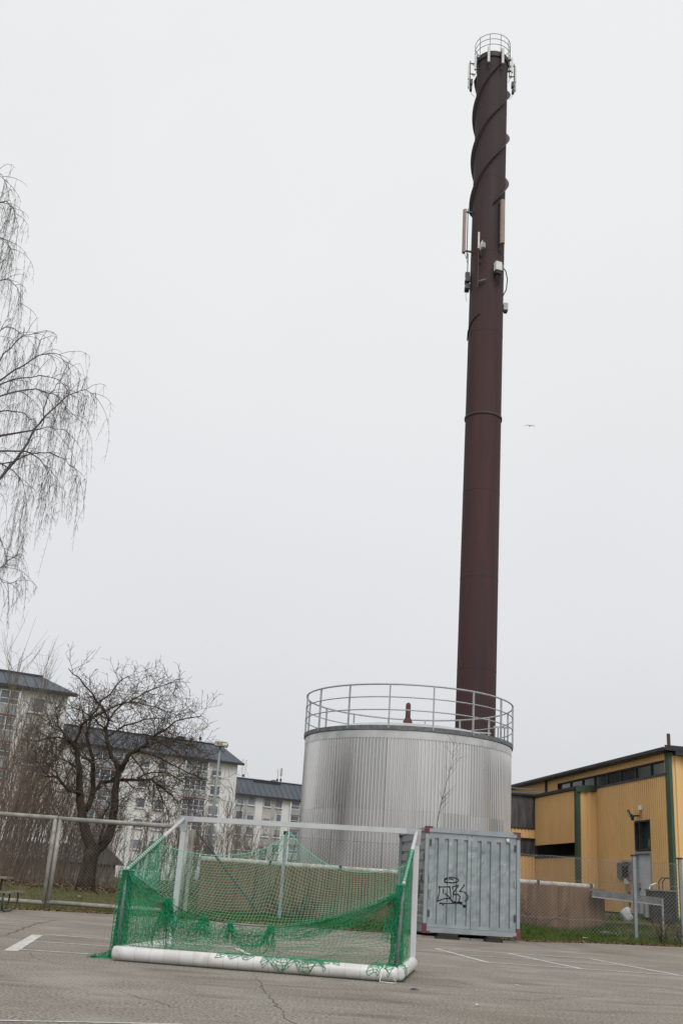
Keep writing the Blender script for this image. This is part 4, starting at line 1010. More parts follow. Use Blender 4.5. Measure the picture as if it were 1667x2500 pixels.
# --- hanging netting solved as inextensible threads under gravity
def relax(P, pin, sp, steps=220, iters=10, wind=0.0, seed=0, tube_on=True):
    r_ = np.random.default_rng(seed); V = np.zeros_like(P); P0 = P.copy(); nu, nv = P.shape[:2]
    fz = (~pin)[..., None].astype(float)
    a_ = np.array(RL + zc); d_ = np.array(rdir)
    def con(i0, i1):
        A_ = P[i0]; B_ = P[i1]; d = B_ - A_; l = np.linalg.norm(d, axis=-1, keepdims=True) + 1e-9
        c = np.where(l > sp, (l - sp) / l, 0) + np.where(l < sp * .35, .3 * (l - sp * .35) / l, 0)
        wa = fz[i0]; wb = fz[i1]; s_ = np.maximum(wa + wb, 1e-9)
        P[i0] = A_ + d * c * wa / s_; P[i1] = B_ - d * c * wb / s_
    s = slice
    for st in range(steps):
        V *= .93; V[..., 2] -= .004
        V += r_.normal(0, .00035, V.shape)
        old = P.copy(); P += V * fz
        for _ in range(iters):
            for o_ in (0, 1):
                n = (nu - o_) // 2 * 2; con((s(o_, o_ + n, 2),), (s(o_ + 1, o_ + n, 2),)) if n else None
                n = (nv - o_) // 2 * 2; con((s(None), s(o_, o_ + n, 2)), (s(None), s(o_ + 1, o_ + n, 2))) if n else None
        if tube_on:
            q = P - a_; al = (q * d_).sum(-1, keepdims=True); rd = q - al * d_; l = np.linalg.norm(rd, axis=-1, keepdims=True)
            hit = (l < TRD + .006) & (al > -.02) & (al < 3.5) & (fz > 0); P[:] = np.where(hit, a_ + al * d_ + rd / np.maximum(l, 1e-6) * (TRD + .006), P)
        P[..., 2] = np.where((P[..., 2] < .006) & (fz[..., 0] > 0), .006, P[..., 2])
        V = (P - old) * fz
        gr = P[..., 2] < .012; V[gr] *= .3
    return P
# rear curtain: slack netting from the hem rope to the rear tube, drawn together where it is tied
hl = np.concatenate([[0], np.cumsum(np.linalg.norm(np.diff(hem, axis=0), axis=1))]); hl /= hl[-1]
def hem_at(t): return np.array([np.interp(t, hl, hem[:, k_]) for k_ in range(3)])
def hexify(P, amp):
    nu, nv = P.shape[:2]; sg = np.where((np.arange(nu)[:, None] + np.arange(nv)[None, :]) % 2 == 0, 1.0, -1.0); P[:, :, 0] += sg * amp; return P
def wob(u, v, seed):
    r_ = np.random.default_rng(seed); o_ = 0
    for k_ in range(6):
        a, b, c = r_.uniform(6, 34), r_.uniform(2, 9), r_.uniform(0, 6.28); o_ = o_ + np.sin(a * u + b * v + c) / (1 + .1 * a)
    return o_
BUNCH = [.17, .31, .40, .535]
def curtain(nu, nv, seed, amp, lift=0.0, u0=0.0, u1=1.0):
    P = np.zeros((nu, nv, 3)); r_ = np.random.default_rng(seed)
    for i in range(nu):
        u = lerp(u0, u1, i / (nu - 1)); pull = 0.0
        for b in BUNCH: pull += (b - u) * .75 * math.exp(-((u - b) / .055) ** 2)
        for j in range(nv):
            v = j / (nv - 1); ut = min(1, max(0, u + pull * (1 - v) ** 1.5)); a = hem_at(ut)
            dip = .0 if u > .54 else .10 * abs(math.sin(math.pi * np.interp(u, [0, .17, .31, .40, .54], [0, 1, 2, 3, 4])))
            a = a + np.array([0, 0, -dip])
            b = np.array(RL + rdir * 3.5 * float(u)) + np.array([0, .10 + .06 * math.sin(9 * u), .13 + lift])
            p = a * (1 - v) + b * v
            p[1] += .10 * math.sin(math.pi * v) * wob(u, v, seed); p[0] += amp * wob(u * 1.3 + 2, v * 2, seed + 1) * (.25 + v); p[2] += amp * .8 * wob(u * .9 + 5, v * 3, seed + 2) * math.sin(math.pi * v)
            P[i, j] = p + r_.normal(0, .006, 3)
    return hexify(P, .011)
strands('net_curtain', curtain(70, 18, 31, .035), .0026, M['net'])
strands('net_curtain', curtain(34, 15, 35, .05, .0, 0.0, .34), .0026, M['net'])
# swags of doubled netting slung between the ties
def swag(a, b, sag0, sag1, cols, rows, seed, back=.0, skew=0.0):
    A_, B_ = hem_at(a), hem_at(b); r_ = np.random.default_rng(seed); P = np.zeros((cols, rows, 3)); L_ = np.linalg.norm(B_ - A_)
    for i in range(cols):
        t = i / (cols - 1); q = 4 * t * (1 - t); q = q ** .55 * (1 + skew * (t - .5))
        for j in range(rows):
            v = j / (rows - 1); base_ = hem_at(lerp(a, b, t)) * .55 + (A_ * (1 - t) + B_ * t) * .45
            P[i, j] = base_ + np.array([.02 * wob(t * 2, v, seed) * q, -.03 - .05 * q * (v - .4) + .03 * wob(t, v * 2, seed + 3) - back, -q * lerp(sag0, sag1, v) - .012 * v + .014 * wob(t * 1.5, v * 3, seed + 5) * q]) + r_.normal(0, .004, 3)
    P[..., 2] = np.maximum(P[..., 2], .02)
    return strands('net_swag', hexify(P, .006), .0026, M['net'])
swag(.16, .31, .02, .24, 26, 13, 41); swag(.165, .305, .05, .30, 22, 9, 42, .03); swag(.305, .405, .03, .22, 20, 10, 43); swag(.395, .54, .03, .25, 26, 12, 44); swag(.40, .53, .08, .30, 20, 8, 45, .03)
swag(.525, 1.0, .01, .17, 66, 10, 46, 0, -.5); swag(.53, .99, .03, .20, 50, 7, 47, .03, -.7); swag(0.0, .175, .0, .10, 22, 8, 49)
# netting flung over the rear tube
def drape(u0, u1, cols, rows, low, seed):
    P = np.zeros((cols, rows, 3)); r_ = np.random.default_rng(seed); c0 = RL + zc; sdv = Vector((-rdir.y, rdir.x, 0))
    for i in range(cols):
        t = i / (cols - 1); u = lerp(u0, u1, t); lo_ = low * (.45 + .55 * abs(math.sin(t * math.pi * 2.5 + seed)))
        for j in range(rows):
            a = R(lerp(60, 60 + lo_, j / (rows - 1))); rr_ = TRD + .006 + .004 * r_.random(); q = c0 + rdir * (u + .02 * math.sin(j + i * 1.7)) + sdv * (rr_ * math.cos(a)) + Z * (rr_ * math.sin(a)); P[i, j] = np.array(q) + r_.normal(0, .003, 3)
    P[..., 2] = np.maximum(P[..., 2], .006)
    return strands('net_drape', hexify(P, .006), .0032, M['net'])
drape(1.32, 1.75, 10, 6, 95, 61); drape(1.88, 2.62, 17, 8, 165, 62); drape(2.35, 2.8, 10, 5, 80, 63); drape(3.15, 3.42, 7, 7, 140, 64)
# hanging bunches where the netting is tied up
def bunch(t, length, cols, rows, wd0, wd1, seed):
    c0 = hem_at(t); r_ = np.random.default_rng(seed); P = np.zeros((cols, rows, 3))
    for i in range(cols):
        g = i / (cols - 1) - .5
        for j in range(rows):
            v = j / (rows - 1); w_ = lerp(wd0, wd1, v ** 1.4); P[i, j] = c0 + np.array([g * w_ + .025 * wob(g * 3, v, seed), -.03 + .05 * wob(g * 5 + 1, v, seed + 1) * (.3 + v), .03 - length * v * (1 + .25 * wob(g * 2, .1, seed + 2))]) + r_.normal(0, .006, 3)
    P[..., 2] = np.maximum(P[..., 2], .02)
    return strands('net_bunch', hexify(P, .006), .0026, M['net'])
bunch(.17, .34, 22, 12, .10, .26, 51); bunch(.175, .26, 18, 10, .06, .14, 52); bunch(.165, .5, 16, 14, .08, .42, 53)
bunch(.31, .22, 14, 8, .05, .16, 54); bunch(.40, .22, 14, 8, .05, .15, 55); bunch(.535, .26, 16, 9, .05, .20, 56); bunch(.955, .55, 16, 14, .10, .22, 57)
# gathered netting wrapped round the rear stays
def corner(e_, ft, spread, cols, rows, seed, spn):
    P = np.zeros((cols, rows, 3)); pin = np.zeros((cols, rows), bool); r_ = np.random.default_rng(seed)
    for i in range(cols):
        t_ = i / (cols - 1); a = np.array(e_) + np.array([(t_ - .5) * .10, -.05 - .03 * r_.random(), -.02]); b = np.array(spread[0]) * (1 - t_) + np.array(spread[1]) * t_
        for j in range(rows):
            v = j / (rows - 1); P[i, j] = a * (1 - v) + b * v + r_.normal(0, .018, 3) * np.array([1, 1, .5]) + np.array([.06 * math.sin(i * .9) * v, .05 * math.cos(i * .7) * v, 0])
        pin[i, 0] = True; pin[i, rows - 1] = (i % 2 == 0)
    P[..., 2] = np.maximum(P[..., 2], .012)
    return strands('net_corner', relax(P, pin, spn, seed=seed, steps=90), .0028, M['net'])
lz = Vector((0, 0, .015))
corner(EL, RL, (gnd(226, 2338) + lz, gnd(285, 2336) + lz), 34, 34, 21, .046)
corner(EL, RL, (gnd(250, 2334) + lz, RL + Vector((.14, .13, .19))), 30, 28, 22, .046)
corner(EL + Vector((.05, .05, 0)), RL, (gnd(275, 2322) + lz, RL + Vector((.30, .15, .17))), 28, 28, 25, .046)
corner(ER + Vector((-.03, 0, 0)), RR, (RR + Vector((-.26, .11, .19)), RR + Vector((.05, .1, .19))), 32, 28, 23, .046)
corner(ER + Vector((-.05, .05, 0)), RR, (RR + Vector((-.22, .15, .17)), RR + Vector((.08, .16, .17))), 26, 28, 24, .046)
# side nets: from the stay down to the ground, with a tail at the left rear corner
def side(tp, e_, r_, f_, outw, seed, nU, nV, spn, tail=None, name='net_side'):
    P = np.zeros((nU, nV, 3)); pin = np.zeros((nU, nV), bool); rr_ = np.random.default_rng(seed)
    a0_ = tp.lerp(e_, .40); foot = r_ + zc + Vector((0, .22, .05))
    for i in range(nU):
        t_ = i / (nU - 1)
        if t_ < .62: p = a0_.lerp(e_, t_ / .62)
        else: p = e_.lerp(e_.lerp(foot, .30), (t_ - .62) / .38)
        b = f_.lerp(r_, min(.94, .30 + t_ * .72)) + outw * (.12 + .25 * t_)
        for j in range(nV):
            s_ = j / (nV - 1); q = p.lerp(Vector((b.x, b.y, .02)), s_)
            P[i, j] = np.array(q) + rr_.normal(0, .012, 3) + np.array([.05 * math.sin(t_ * 21 + s_ * 3), 0, 0]) * s_
        pin[i, 0] = True; pin[i, nV - 1] = i % 3 == 0
    if tail is not None:
        for i in range(nU - 9, nU):
            P[i, nV - 1] = np.array(tail) + rr_.normal(0, .03, 3) * np.array([1, 1, 0]) + np.array([0, 0, .02 + .004 * (i - nU + 9)]); pin[i, nV - 1] = True
    P[..., 2] = np.maximum(P[..., 2], .01)
    return strands(name, hexify(relax(P, pin, spn, seed=seed, steps=90), .004), .0026, M['net'])
tl = gnd(228, 2338)
tpL = FL + Z * (HG + .03); tpR = FR + Z * (HG + .03)
side(tpL, EL, RL, FL, Vector((-.25, 0, 0)), 5, 44, 28, .05, tl)
side(tpL, EL, RL, FL, Vector((-.02, .1, 0)), 6, 28, 22, .065, gnd(262, 2335))
side(tpR, ER, RR, FR, Vector((.02, 0, 0)), 7, 26, 20, .075, None)
m = MB()
tq = [RR + zc + Vector((-.16, -.02, .095)), RR + zc + Vector((-.2, -.11, 0)), RR + Vector((-.22, -.16, .012)), RR + Vector((-.1, -.2, .01)), RR + Vector((-.02, -.17, .01)), RR + Vector((-.06, -.2, .05))]
m.tube([lo(v) for v in tq], .006, 5); m.build('loose_cord', M['white_plastic'], goal, True)

# ---------------------------------------------------------------- picnic table
q = gnd(50, 2232)
pt = thing('picnic_table', 'weathered timber picnic table with curved steel legs at left picture edge', 'table', (q.x - .33, q.y + .15, 0), R(3))
for i in range(5): MB().abox(-2.0, -.22 + .01 * (i % 2), .35 + i * .15, .35 + i * .15 + .138, .72, .762).build('top_plank', M['grey_timber'], pt)
for y0_ in (-.12, 1.18):
    for i in range(2): MB().abox(-2.05, .02 + .02 * i, y0_ + i * .14, y0_ + i * .14 + .13, .42, .46).build('seat_plank', M['grey_timber'], pt)
for x_ in (-.14, -.34, -1.7):
    for y0_, sg in ((-.02, 1), (1.45, -1)):
        m = MB(); m.tube([(x_, y0_, .42), (x_ + .005, y0_ - sg * .06, .3), (x_, y0_ - sg * .02, .16), (x_ - .02, y0_ + sg * .15, .06), (x_ - .03, y0_ + sg * .4, .025), (x_ - .03, y0_ + sg * .7, .02)], .022, 8); m.build('leg', M['dark_steel'], pt, True)
for x_ in (-.45, -1.6):
    m = MB(); m.tube([(x_, .02, .40), (x_, .42, .42), (x_, .5, .55), (x_, .45, .71)], .025, 8); m.build('bracket', M['dark_steel'], pt, True)
    m = MB(); m.tube([(x_, 1.43, .40), (x_, 1.0, .42), (x_, .9, .55), (x_, .95, .71)], .025, 8); m.build('bracket', M['dark_steel'], pt, True)

# ---------------------------------------------------------------- street lamp
lt = at(540, 1816, 34.5); lb = at(498, 2214, 34.5)
lp = thing('street_lamp', 'grey street lamp post with flat lichened double head', 'lamp', (lb.x, 34.5, 0.1))
hz_ = lt.z - .1
dxl = (at(537, 1830, 34.5).x - lb.x)
MB().tube([(0, 0, -.2), (0, 0, 1.1)], [.075, .075], 12).build('pole_base', M['lamp_grey'], lp, True)
MB().tube([(0, 0, 1.1), (dxl, 0, hz_ - .06)], [.05, .038], 12).build('pole', M['lamp_grey'], lp, True)
hd = MB()
prof = [(-.17, 0), (-.15, -.07), (.24, -.10), (.27, -.02), (.25, .04), (.06, .06), (-.13, .065)]
for y_ in (-.16, .16): hd.v += [(dxl + x_ - .02, y_, hz_ + z_) for x_, z_ in prof]
n = len(prof); hd.f = [tuple(range(n)), tuple(reversed(range(n, 2 * n)))] + [(i, n + i, n + (i + 1) % n, (i + 1) % n) for i in range(n)]
hd.build('lamp_head', M['lamp_head'], lp)
MB().abox(dxl + .08, dxl + .235, -.163, .163, hz_ - .05, hz_ + .015).build('lamp_glass', M['white_plastic'], lp)
MB().tube([(dxl - .06, -.161, hz_ - .01), (dxl - .06, -.175, hz_ - .01)], .035, 10).build('photocell', M['galv_dark'], lp)

# ---------------------------------------------------------------- apartment blocks
def z5(x, y): return x / 5.227, 1600 + y / 5.227
def z2(x, y): return 400 + x / 4.355, 1760 + y / 4.355
AZB = R(60)
dB = Vector((math.sin(AZB), math.cos(AZB), 0)); nB = Vector((dB.y, -dB.x, 0))   # nB points towards the camera side
if nB.y > 0: nB = -nB
wr_ = random.Random(77)
M['blind'] = mat('window_blind', (0.42, 0.42, 0.41), (0.34, 0.34, 0.33), 0.8, 0.8, hue_obj=0.3)
class Block:
    def __init__(s, anchor, D, label):
        s.p = at(*anchor, D); s.p0 = Vector((s.p.x, s.p.y, 0)); s.o = thing('apartment_building', label, 'building', s.p0, 0, 'apartment blocks')
    def UZ(s, px): 
        q_ = onplane(px[0], px[1], s.p0, nB) - s.p0; return q_.dot(dB), q_.z
    def P(s, u, n, z): return dB * u + nB * n + Z * z
    def box(s, name, u0, u1, n0, n1, z0, z1, m, parent=None):
        a = MB(); a.box(s.P((u0 + u1) / 2, (n0 + n1) / 2, (z0 + z1) / 2), dB, nB, (0, 0, 1), abs(u1 - u0) / 2, abs(n1 - n0) / 2, abs(z1 - z0) / 2); return a.build(name, m, parent or s.o)
    def window(s, u0, u1, z0, z1, cols=1):
        wnd = s.box('window', u0, u1, .02, .05, z0, z1, M['apt_glass'])
        fr_ = MB(); t_ = .07
        L_ = [(u0 - t_, u0, z0 - t_, z1 + t_), (u1, u1 + t_, z0 - t_, z1 + t_), (u0, u1, z1, z1 + t_), (u0, u1, z0 - t_, z0)] + [(lerp(u0, u1, k / cols) - t_ / 2, lerp(u0, u1, k / cols) + t_ / 2, z0, z1) for k in range(1, cols)]
        for a, b, c, d in L_: fr_.box(s.P((a + b) / 2, .07, (c + d) / 2), dB, nB, (0, 0, 1), (b - a) / 2, .05, (d - c) / 2)
        if wr_.random() < .4: s.box('blind', u0 + .03, u1 - .03, .052, .058, lerp(z0, z1, wr_.choice((.35, .55, .7))), z1, M['blind'], wnd)
        elif wr_.random() < .35: s.box('curtain', u0 + .02, lerp(u0, u1, .3), .052, .058, z0, z1, M['blind'], wnd)
        fr_.build('frame', M['apt_frame'], wnd); s.box('sill', u0 - .15, u1 + .15, .05, .22, z0 - .2, z0 - .08, M['apt_frame'], wnd)
    def balcony(s, u0, u1, z0, z1, cols):
        zr_ = z0 + (z1 - z0) * .40
        b_ = s.box('balcony', u0, u1, .03, .5, z0 + .05, zr_, M['balc_panel'])
        s.box('slab_edge', u0 - .1, u1 + .1, .0, .6, z0 - .12, z0 + .045, M['balc_red'], b_)
        s.box('glazing', u0 + .05, u1 - .05, .40, .42, zr_ + .09, z1 - .25, M['apt_glass'], b_)
        fr_ = MB(); L_ = [(u0, u1, zr_ + .003, zr_ + .09), (u0, u1, z1 - .25, z1 - .14)] + [(lerp(u0, u1, k / cols) - .05, lerp(u0, u1, k / cols) + .05, zr_ + .09, z1 - .25) for k in range(cols + 1)]
        L_ += [(u0, u1, lerp(zr_, z1, .35), lerp(zr_, z1, .35) + .07)]
        for a, b, c, d in L_: fr_.box(s.P((a + b) / 2, .45, (c + d) / 2), dB, nB, (0, 0, 1), (b - a) / 2, .06, (d - c) / 2)
        fr_.build('frame', M['apt_frame'], b_)
        s.box('side_wall', u0 - .22, u0 - .01, .02, .55, z0 - .1, z1 - .1, M['apt_frame'], b_); s.box('side_wall', u1 + .01, u1 + .22, .02, .55, z0 - .1, z1 - .1, M['apt_frame'], b_)
    def mansard(s, u0, u1, ze, zt, back=3.0, hip=1.6, depth=12, hipl=0.0):
        m = MB()
        A = [s.P(u0, .75, ze), s.P(u1 + .75, .75, ze), s.P(u1 + .75, -depth, ze), s.P(u0, -depth, ze), s.P(u0 + hipl, -back, zt), s.P(u1 - hip, -back, zt), s.P(u1 - hip, -depth + back, zt), s.P(u0 + hipl, -depth + back, zt)]
        m.v = [tuple(a) for a in A]; m.f = [(0, 1, 5, 4), (1, 2, 6, 5), (2, 3, 7, 6), (3, 0, 4, 7), (4, 5, 6, 7), (3, 2, 1, 0)]
        rf_ = m.build('roof', M['slate'], s.o); L_ = u1 - u0
        k = int(L_ / 1.2)
        for i in range(k):
            a = u0 + hipl + (L_ - hip - hipl) * i / k
            b = MB(); b.beam(s.P(a, .75 + .01, ze + .03), s.P(a, -back, zt + .03), .07, .08, up=nB + Z * .3); b.build('standing_seam', M['slate'], rf_)
        s.box('gutter', u0, u1 + .8, .60, .9, ze - .35, ze - .003, M['slate_dark'], rf_); s.box('soffit', u0, u1 + .75, -.2, .59, ze - .25, ze - .01, M['render_white'], rf_)
        s.box('ridge_cap', u0 + hipl, u1 - hip, -back - .1, -back + .15, zt - .05, zt + .16, M['slate_dark'], rf_)
        return rf_
PIT = 2.8
# nearest, at the left edge
b1 = Block(z5(890, 500), 118, 'white apartment block with steep blue roof at the left picture edge')
ue, ze1 = b1.UZ(z5(880, 490)); _, zt1 = b1.UZ(z5(640, 240)); uL = b1.UZ(z5(0, 400))[0] - 25
b1.box('wall', uL, ue, -11, 0, -1, ze1 - .2, M['render_white'])
b1.mansard(uL, ue, ze1, ze1 + (zt1 - ze1) * 1.0, back=2.6, hip=2.5)
ua, za = b1.UZ(z5(390, 520)); ub, zb = b1.UZ(z5(560, 670)); zw = zb; hw = za - zb
c0, c1 = b1.UZ(z5(-120, 500))[0], b1.UZ(z5(235, 500))[0]
zfl = ze1 - .45 - PIT
for i in range(6):
    zf = zfl - i * PIT
    b1.window(ua, ub, zf + .75, zf + 2.2); b1.balcony(c0 - 2, c1, zf, zf + PIT, 5)
    b1.box('spandrel', ua - .1, ub + .1, .002, .03, zf - .55, zf + .5, M['render_grey'])
ch1 = b1.UZ(z5(0, 130))
b1.box('roof_vent', ch1[0] - 1.5, ch1[0] + .25, -3.4, -2.6, zt1, ch1[1] + 1.2, M['slate_dark'])
# middle block
b2 = Block(z2(790, 450), 178, 'white apartment block with glazed balconies and dark roof behind the lamp post')
ue, ze2 = b2.UZ(z2(790, 450)); _, zt2_ = b2.UZ(z2(600, 290)); uL = b2.UZ((150, 1800))[0] - 6
b2.box('wall', uL, ue, -11, 0, -1, ze2 - .2, M['render_white'])
b2.mansard(uL, ue, ze2, zt2_ + .8, back=2.6, hip=2.2)
w0, w1 = b2.UZ(z2(515, 520))[0], b2.UZ(z2(612, 520))[0]; c0, c1 = b2.UZ(z2(228, 470))[0], b2.UZ(z2(462, 470))[0]
zfl = b2.UZ(z2(340, 612))[1]; pit2 = (b2.UZ(z2(330, 612))[1] - b2.UZ(z2(290, 1032))[1]) / 2
for i in range(6):
    zf = zfl - i * pit2
    b2.window(w0, w1, zf + .85, zf + 2.15); b2.balcony(c0, c1, zf, zf + pit2, 4)
    b2.box('spandrel', w0 - .1, w1 + .1, .002, .03, zf - .55, zf + .55, M['render_grey'])
    for px_ in (205, 255, 345, 390): 
        uw = b2.UZ((px_, 1850))[0]; b2.window(uw, uw + 1.5, zf + .85, zf + 2.15)
    uw = b2.UZ((298, 1850))[0]; b2.balcony(uw - 5, uw, zf, zf + pit2, 3)
for px_, wv, hv in ((424, .8, .3), (462, 1.1, .7)):
    uv, zv = b2.UZ((px_, 1800)); b2.box('roof_vent', uv - wv / 2, uv + wv / 2, -4, -3, zt2_, zt2_ + hv + .8, M['slate_dark'])
# far block
b3 = Block(z2(760, 770), 210, 'far white apartment block with four window columns left of the tank')
uS, ze3 = b3.UZ(z2(755, 768)); _, zt3 = b3.UZ(z2(765, 645)); uE = b3.UZ(z2(1440, 840))[0] + 22
b3.box('wall', uS, uE, -11, 0, -1, ze3 - .2, M['render_white'])
b3.mansard(uS - .6, uE, ze3, zt3 + 1.0, back=2.6, hip=0, hipl=.0)
zr0 = b3.UZ(z2(810, 880))[1]; zr1 = b3.UZ(z2(770, 1200))[1]; pit3 = (zr0 - zr1) / 2.0
cols = [b3.UZ(z2(x_, 850))[0] for x_ in (778, 897, 1068, 1190)]; wsz = b3.UZ(z2(848, 850))[0] - cols[0]
bc0 = b3.UZ(z2(1345, 880))[0]
for i in range(6):
    zf = zr0 - i * pit3
    for c_ in cols: b3.window(c_, c_ + wsz, zf, zf + 1.45)
    for c_ in (cols[0], cols[2]): b3.box('spandrel', c_ - .25, c_ + (cols[1] - cols[0]) + wsz + .25, .003, .018, zf - 1.35, zf + 1.42, M['render_grey'])
    b3.balcony(bc0, bc0 + 7.5, zf - 1.15, zf - 1.15 + pit3, 4)
uv0, uv1 = b3.UZ(z2(1000, 700))[0], b3.UZ(z2(1290, 720))[0]
b3.box('roof_hatch', uv0, uv1, -2.9, -2.0, zt3 + .1, zt3 + .85, M['slate_dark'])
for zx_, wv, hv in ((1128, .5, .35), (1255, .9, .6), (1040, 1.2, .05)):
    uv, _ = b3.UZ(z2(zx_, 680)); b3.box('roof_vent', uv - wv / 2, uv + wv / 2, -4.2, -3.2, zt3, zt3 + .9 + hv, M['slate_dark'])
for i in range(12):
    uv = lerp(uS, bc0 + 6, i / 11); b3.box('roof_rail_post', uv - .03, uv + .03, -2.75, -2.69, zt3 + .9, zt3 + 1.25, M['apt_frame'])
b3.box('roof_rail', uS, bc0 + 8, -2.75, -2.69, zt3 + 1.25, zt3 + 1.30, M['apt_frame'])
def roof_mast(blk, zx_, zyb, h, label, panels, frame=False):
    u_, z_ = blk.UZ(z2(zx_, zyb)); p_ = blk.p0 + blk.P(u_, -3.4, 0)
    t = thing('roof_antenna', label, 'antenna', (p_.x, p_.y, z_ + 1.3), 0, 'antennas on the apartment roofs')
    if frame:
        for dx in (-.32, .32): MB().tube([(dx, 0, -1.2), (dx, 0, h)], .04, 6).build('mast', M['galv'], t)
        for k in range(5): MB().tube([(-.32, 0, h * (.2 + .17 * k)), (.32, 0, h * (.2 + .17 * k))], .025, 5).build('rung', M['galv'], t)
        for dx in (-1.1, 1.1): MB().tube([(dx, 0, -.2), (dx * .3, 0, h * .45)], .025, 5).build('stay', M['galv_dark'], t)
    else: MB().tube([(0, 0, -1.3), (0, 0, h)], .05, 6).build('mast', M['galv_dark'], t)
    for dx, z0_, hh in panels: MB().abox(dx - .2, dx + .2, -.12, .03, z0_, z0_ + hh).build('panel', M['white_plastic'], t)
    MB().abox(-.2, .2, -.2, .2, -.3, .2).build('base_frame', M['dark_steel'], t); return t
roof_mast(b2, 375, 260, 2.5, 'slim pale rooftop antenna left of its taller twin on the middle block', [(0.05, .9, 2.0)])
roof_mast(b2, 470, 250, 3.6, 'tall white rooftop antenna at the right end of the middle block', [(.15, .5, 3.2), (-.25, 2.2, .3)])
roof_mast(b3, 920, 640, 2.9, 'lattice antenna frame with white panels on the far block roof', [(-.35, 1.3, 1.8), (.35, 1.5, 1.5)], True)
roof_mast(b3, 1285, 690, 2.2, 'slender mast with a dark box beside the far block roof vent', [(-.05, 1.7, .4)])
roof_mast(b3, 1322, 690, 2.3, 'white twin panel antenna at the right of the far block roof', [(-.12, .8, 1.6), (.14, .8, 1.5)])

# low shed with tiled roof seen through the thicket
q = at(95, 2118, 62)
sh = thing('shed', 'low shed with grey ribbed roof half hidden behind the thicket', 'shed', (q.x, q.y, .3), R(-12))
MB().abox(-4, 2.5, 0, 5, -.3, 1.2).build('wall', M['shed_wall'], sh)
m = MB(); m.v = [(-4.4, -.5, 1.15), (2.9, -.5, 1.15), (2.9, 2.5, 2.1), (-4.4, 2.5, 2.1), (2.9, 5.5, 1.15), (-4.4, 5.5, 1.15)]; m.f = [(0, 1, 2, 3), (3, 2, 4, 5), (1, 4, 2), (0, 3, 5)]
srf = m.build('roof', M['shed_roof'], sh)
for i in range(18): 
    x_ = -4.4 + i * .425; b = MB(); b.beam((x_, -.5, 1.2), (x_, 2.5, 2.15), .1, .09); b.build('roof_rib', M['shed_roof'], srf)

# ---------------------------------------------------------------- trees
tr = random.Random(21)
def vrand(r_, s_): return Vector((r_.gauss(0, s_), r_.gauss(0, s_), r_.gauss(0, s_)))
def branch_path(r_, p, d, length, segs, wob, up=0.0, droop=0.0):
    pts = [p.copy()]; d = d.normalized(); st = length / segs
    for i in range(segs):
        d = (d + vrand(r_, wob) + Z * (up - droop * (i / segs))).normalized(); pts.append(pts[-1] + d * st)
    return pts
def grow(mb_, r_, pts, rad0, rad1, level, spec):
    """tube along pts, then side shoots"""
    n = len(pts)
    mb_.tube(pts, [lerp(rad0, rad1, i / (n - 1)) for i in range(n)], spec['sides'][min(level, len(spec['sides']) - 1)], cap=False)
    if level >= spec['levels']: return
    L_ = sum((b - a).length for a, b in zip(pts[:-1], pts[1:]))
    k = max(1, int(L_ * spec['dens'][level]))
    for i in range(k):
        f_ = spec['start'][level] + (1 - spec['start'][level]) * (i + r_.random()) / k
        x_ = f_ * (n - 1); a = min(n - 2, int(x_)); p = pts[a].lerp(pts[a + 1], x_ - a); d = (pts[a + 1] - pts[a]).normalized()
        s_ = vrand(r_, 1); s_ = (s_ - d * s_.dot(d)); s_.normalize()
        ang = R(r_.uniform(*spec['ang'])); nd = d * math.cos(ang) + s_ * math.sin(ang)
        l = r_.uniform(*spec['len'][level]) * lerp(1.0, .55, f_)
        rr_ = max(spec['rmin'], lerp(rad0, rad1, f_) * spec['shrink'])
        sub = branch_path(r_, p, nd, l, spec['segs'][level], spec['wob'], spec['up'], spec['droop'])
        grow(mb_, r_, sub, rr_, max(spec['rmin'] * .7, rr_ * .35), level + 1, spec)
